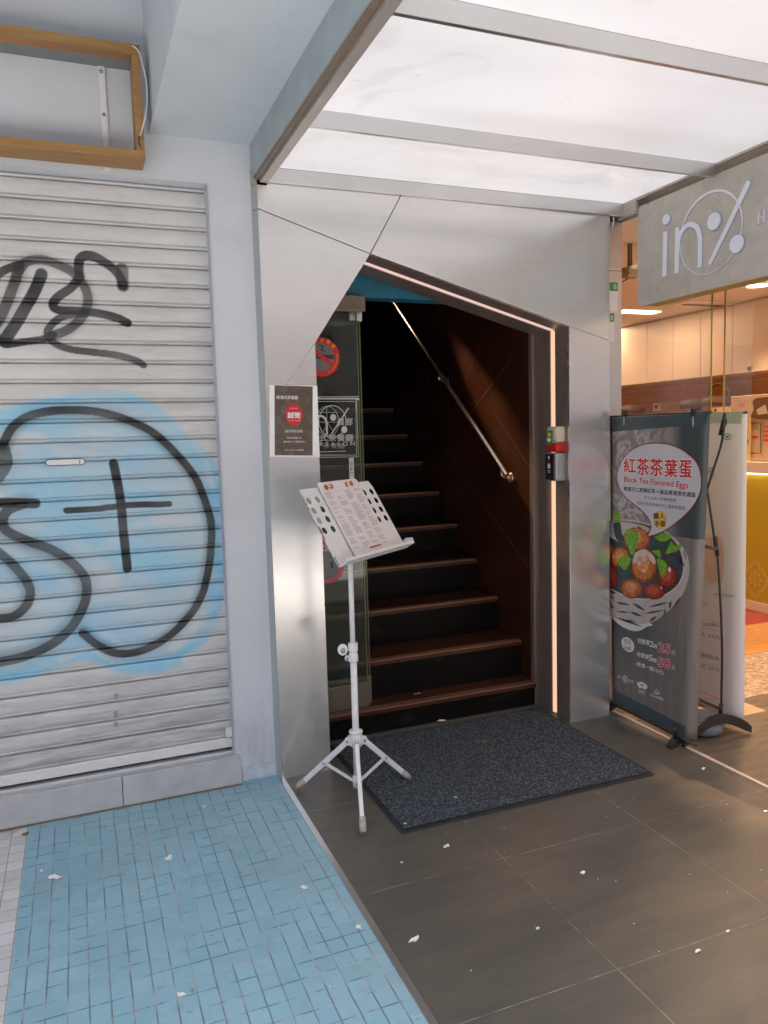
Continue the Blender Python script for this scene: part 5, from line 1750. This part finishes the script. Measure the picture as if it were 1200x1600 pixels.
m = MB().mat('carton_dark').poly(PX, smooth_path([PX.at(1182, 622), PX.at(1210, 622), PX.at(1210, 653), PX.at(1174, 653), PX.at(1178, 640), PX.at(1176, 628), PX.at(1182, 622)], 3)[:-1], .001)
m.mat('egg_pale').poly(PX, [PX.at(1182, 640), PX.at(1196, 632), PX.at(1200, 646), PX.at(1184, 648)], .0015)
m.mat('red_print').text(PX, '茗茶禮', PX.at(1154, 635), PX.at(1164, 635), PX.at(1154, 630), .001)
m.mat('grey_print').stroke(PX, [PX.at(1149, 627), PX.at(1170, 627), PX.at(1170, 643), PX.at(1149, 644)], .003, .001)
m.build('printing', None, gb)
yc = empty('yellow_card', (5.0, onx(1166, 703, 5.0)[1], 1.21), 'tall yellow card standing on the counter beside the pale banner', 'card')
a_, b_ = onx(1160, 652, 5.02), onx(1172, 704, 5.02)
MB().box(5.015, 5.022, b_[1], a_[1], 1.2085, a_[2]).build('card', 'yellow_print', yc)
PY = Plane((5.0145, 0, 0), (0, -1, 0), (0, 0, 1), (-1, 0, 0))
MB().mat('maroon_print').disc(PY, PY.at(1165, 690), .03, .03, .001, 16).mat('carton').disc(PY, PY.at(1165, 677), .026, .03, .001, 16).mat('red_print').stroke(PY, [PY.at(1161.5, 658), PY.at(1169, 658)], .02, .001).build('printing', None, yc)
wc = empty('small_sign', (5.0, onx(1126, 640, 5.0)[1], 1.21), 'small white notice standing in front of the urns', 'sign')
a_, b_ = onx(1112, 637, 5.3), onx(1140, 660, 5.3)
MB().box(5.30, 5.31, b_[1], a_[1], 1.2005, a_[2]).build('plate', 'carton', wc)
MB().mat('dark_print').disc(Plane((5.2995, 0, 0), (0, -1, 0), (0, 0, 1), (-1, 0, 0)), Plane((5.2995, 0, 0), (0, -1, 0), (0, 0, 1), (-1, 0, 0)).at(1118, 641), .014, h=.001, n=14).build('mark', None, wc)
os_ = empty('wall_socket', (5.85, onx(1030, 635, 5.85)[1], 1.70), 'white socket with a plug on the tiled shop wall', 'socket')
p = onx(1032, 636, 5.85)
MB().box(5.845, 5.859, p[1] - .09, p[1] + .09, p[2] - .05, p[2] + .05).build('plate', 'carton', os_, bevel=.003)
MB().mat('white_print').box(5.80, 5.844, p[1] - .03, p[1] + .06, p[2] - .035, p[2] + .045).mat('carton_dark').box(5.79, 5.7995, p[1] - .01, p[1] + .02, p[2] - .02, p[2] + .02).build('plug', None, os_, bevel=.004)

# lamps of the shop
def area(name, loc, sx_, sy_, e, col):
    l = bpy.data.lights.new(name, 'AREA'); l.shape = 'RECTANGLE'; l.size = sx_; l.size_y = sy_; l.energy = e; l.color = col
    o_ = bpy.data.objects.new(name, l); COL.objects.link(o_); o_.location = loc; return o_


WARM = (1.0, .64, .39)
p = onz(1185, 445, 2.575)
k = 0
for dx, dy, lab in ((0, 0, 'round downlight in the shop ceiling below the sign'), (-.1, -1.25, 'downlight further right in the shop ceiling'), (-2.0, -2.9, 'unseen front downlight added inside the shop sign to warm the floor outside'), (-1.4, .2, 'downlight near the glass, hidden by the sign'), (-1.4, -1.3, 'downlight over the shop entrance, hidden by the sign')):  # the front one is unseen, added to warm the floor tiles outside
    d_ = empty('downlight', (p[0] + dx, p[1] + dy, 2.576), lab, 'lamp', 'downlights in the shop ceiling')
    MB().lathe((p[0] + dx, p[1] + dy, 2.570), [(.105, 0), (.11, .004), (.11, .009)], 24).build('rim', 'white_metal', d_)
    MB().lathe((p[0] + dx, p[1] + dy, 2.566), [(.085, 0), (.085, .003)], 24).build('lamp', 'lamp_warm', d_)
    l = bpy.data.lights.new('downlight_lamp', 'SPOT'); l.energy = 17 if dy < -2 else 46; l.color = WARM; l.spot_size = math.radians(125); l.spot_blend = .7; l.shadow_soft_size = .08
    lo_ = bpy.data.objects.new('downlight_lamp', l); COL.objects.link(lo_); lo_.location = (p[0] + dx, p[1] + dy, 2.55)
p0 = onz(982, 487, 2.575); p1 = onz(1088, 489, 2.575)
for y_, lab, x0, x1 in ((p0[1], 'long linear ceiling light above the shop worktop', p0[0] - .1, 5.15), (p0[1] + 1.0, 'second linear ceiling light at the back of the shop', p0[0] - .3, 5.48)):
    t_ = empty('linear_light', ((x0 + x1) / 2, y_, 2.57), lab, 'lamp', 'linear lights in the shop ceiling')
    MB().box(x0, x1, y_ - .07, y_ + .07, 2.571, 2.578).build('diffuser', 'lamp_warm', t_)
    area('linear_lamp', ((x0 + x1) / 2, y_, 2.562), x1 - x0, .12, 2.6, WARM)
ac = empty('ceiling_vent', tuple(onz(1095, 472, 2.57)), 'dark slot of the air vent in the shop ceiling', 'vent')
v0, v1 = onz(1062, 473, 2.575), onz(1128, 471, 2.575)
MB().box(v0[0], v1[0] + .2, v0[1] - .12, v0[1] + .12, 2.566, 2.578).build('frame', 'cabinet_laminate', ac)
MB().box(v0[0] + .05, v1[0] + .15, v0[1] - .02, v0[1] + .05, 2.562, 2.5655).build('slot', 'carton_dark', ac)

cq = [onx(953, 335, 2.545), onx(957.5, 337, 2.545), onx(959, 345, 2.545), onx(957, 353, 2.545), onx(956, 357, 2.55)]
tag(MB().mat('cable_white').tube(smooth_path(cq, 6), .0035, 8).build('cable'), 'short white cable looping out of the canopy corner beside the pilaster', 'cable')
q_ = np.array(onx(984, 426, 3.10))
sp_ = empty('ceiling_spotlight', tuple(q_), 'small brown spotlight head hanging in the gap beside the shop sign', 'lamp')
MB().box(q_[0] - .04, q_[0] + .05, q_[1] - .035, q_[1] + .035, q_[2] - .03, q_[2] + .03).build('head', 'pot_steel', sp_, bevel=.006)
MB().box(q_[0] - .01, q_[0] + .01, q_[1] - .01, q_[1] + .01, q_[2] + .031, 2.579).build('bracket', 'carton_dark', sp_)
MB().tube(smooth_path([q_ + np.array([-.035, .0, .02]), q_ + np.array([-.09, .01, .0]), q_ + np.array([-.05, .02, -.05]), q_ + np.array([.0, .02, -.033])], 6), .004, 6).build('cable', 'carton_dark', sp_)

# ================================================================ LITTER
def scrap(px, py, size, lab, mt='scrap_white', z0=0.0, seed=1, name='paper_scrap', cat='litter', group='white scraps on the floor'):
    r = random.Random(seed)
    c_ = onz(px, py, z0)
    n = 9
    pts = []
    a0 = r.random() * 6.28; sq = r.uniform(.45, .8)
    for i in range(n):
        t = 2 * PI * i / n
        rr_ = size * r.uniform(.55, 1.1)
        x_, y_ = rr_ * math.cos(t), rr_ * sq * math.sin(t)
        pts.append((c_[0] + x_ * math.cos(a0) - y_ * math.sin(a0), c_[1] + x_ * math.sin(a0) + y_ * math.cos(a0)))
    m_ = MB()
    lift = [r.uniform(.0005, min(.010, size * .28)) for _ in pts]
    vs_ = [(a, b, z0 + .001 + l) for (a, b), l in zip(pts, lift)] + [(c_[0], c_[1], z0 + .0025)]
    m_.add(vs_, [(i, (i + 1) % n, n) for i in range(n)])
    o_ = m_.build(name, mt)
    s_ = o_.modifiers.new('solid', 'SOLIDIFY'); s_.thickness = .0012
    return tag(o_, lab, cat, group)


L = [(86, 1373, .026, 'large white paper scrap at the left on blue tiles'), (265, 1341, .022, 'white paper scrap in the middle of the blue tiles'), (224, 1399, .013, 'small beige scrap below the middle of the blue tiles'), (475, 1388, .017, 'white scrap on blue tiles near the metal floor strip'), (560, 1449, .013, 'white chip on the right edge of the blue tiles'), (283, 1555, .014, 'white chip on blue tiles at the bottom of the view'), (65, 1362, .010, 'tiny pale scrap beside the large one on blue tiles'), (320, 1261, .010, 'white chip on blue tiles near the shutter step'),
     (697, 1323, .024, 'white torn scrap in front of the mat corner'), (647, 1470, .022, 'white scrap on grey tiles beside the metal floor strip'), (911, 1365, .013, 'small square white scrap on the middle grey tile'), (1090, 1487, .014, 'white chip near the lower right grey tile joint'), (1099, 1202, .015, 'white chip beside the shop threshold'), (1196, 1268, .011, 'white chip at the right edge by the plank floor'), (1137, 1455, .008, 'tiny white chip above the right tile joint'), (840, 1451, .008, 'tiny white chip in the centre of a grey tile'), (628, 1348, .007, 'tiny white chip left of the torn scrap')]
for i, (a, b, s_, lab) in enumerate(L):
    scrap(a, b, s_, lab, 'scrap_white' if 'beige' not in lab else 'egg_pale', 0.0, 20 + i)
scrap(690, 1127, .030, 'curled white scrap at the back edge of the door mat', 'scrap_white', .012, 61)
scrap(712, 1246, .008, 'tiny pale chip on the mat near the stand leg', 'scrap_white', .012, 62)
scrap(634, 1288, .007, 'tiny white chip on the front corner of the mat', 'scrap_white', .012, 63)
scrap(652, 1085, .024, 'pale wrapper lying on the lowest stair', 'tan_rail', .130, 64)
lf = scrap(755, 1160, .024, 'dry brown leaf lying on the door mat', 'dry_leaf', .012, 65, 'fallen_leaf', 'leaf', 'fallen leaves')
scrap(40, 1303, .016, 'dry leaf against the step at the far left', 'dry_leaf', .0, 66, 'fallen_leaf', 'leaf', 'fallen leaves')
scrap(22, 1300, .014, 'pale dry leaf beside the brown one at the step', 'cream_plastic', .0, 67, 'fallen_leaf', 'leaf', 'fallen leaves')
# specks too many to count
r = random.Random(5)
m = MB()
for i in range(56):
    if i < 20: c_ = (r.uniform(-.2, .70), r.uniform(1.7, 3.2))
    else: c_ = (r.uniform(.85, 2.5), r.uniform(1.6, 2.9))
    s_ = r.uniform(.0012, .0035)
    if 1.05 < c_[0] < 2.25 and c_[1] > 2.55: zz = .0125
    else: zz = .0015
    a0 = r.random() * 6
    m.add([(c_[0] + s_ * math.cos(a0 + k * 1.6) * r.uniform(.6, 1.2), c_[1] + s_ * math.sin(a0 + k * 1.6), zz) for k in range(4)], [(0, 1, 2, 3)])
tag(m.build('paint_specks', 'scrap_white'), 'tiny pale specks scattered over the floor tiles', 'litter', kind='stuff')
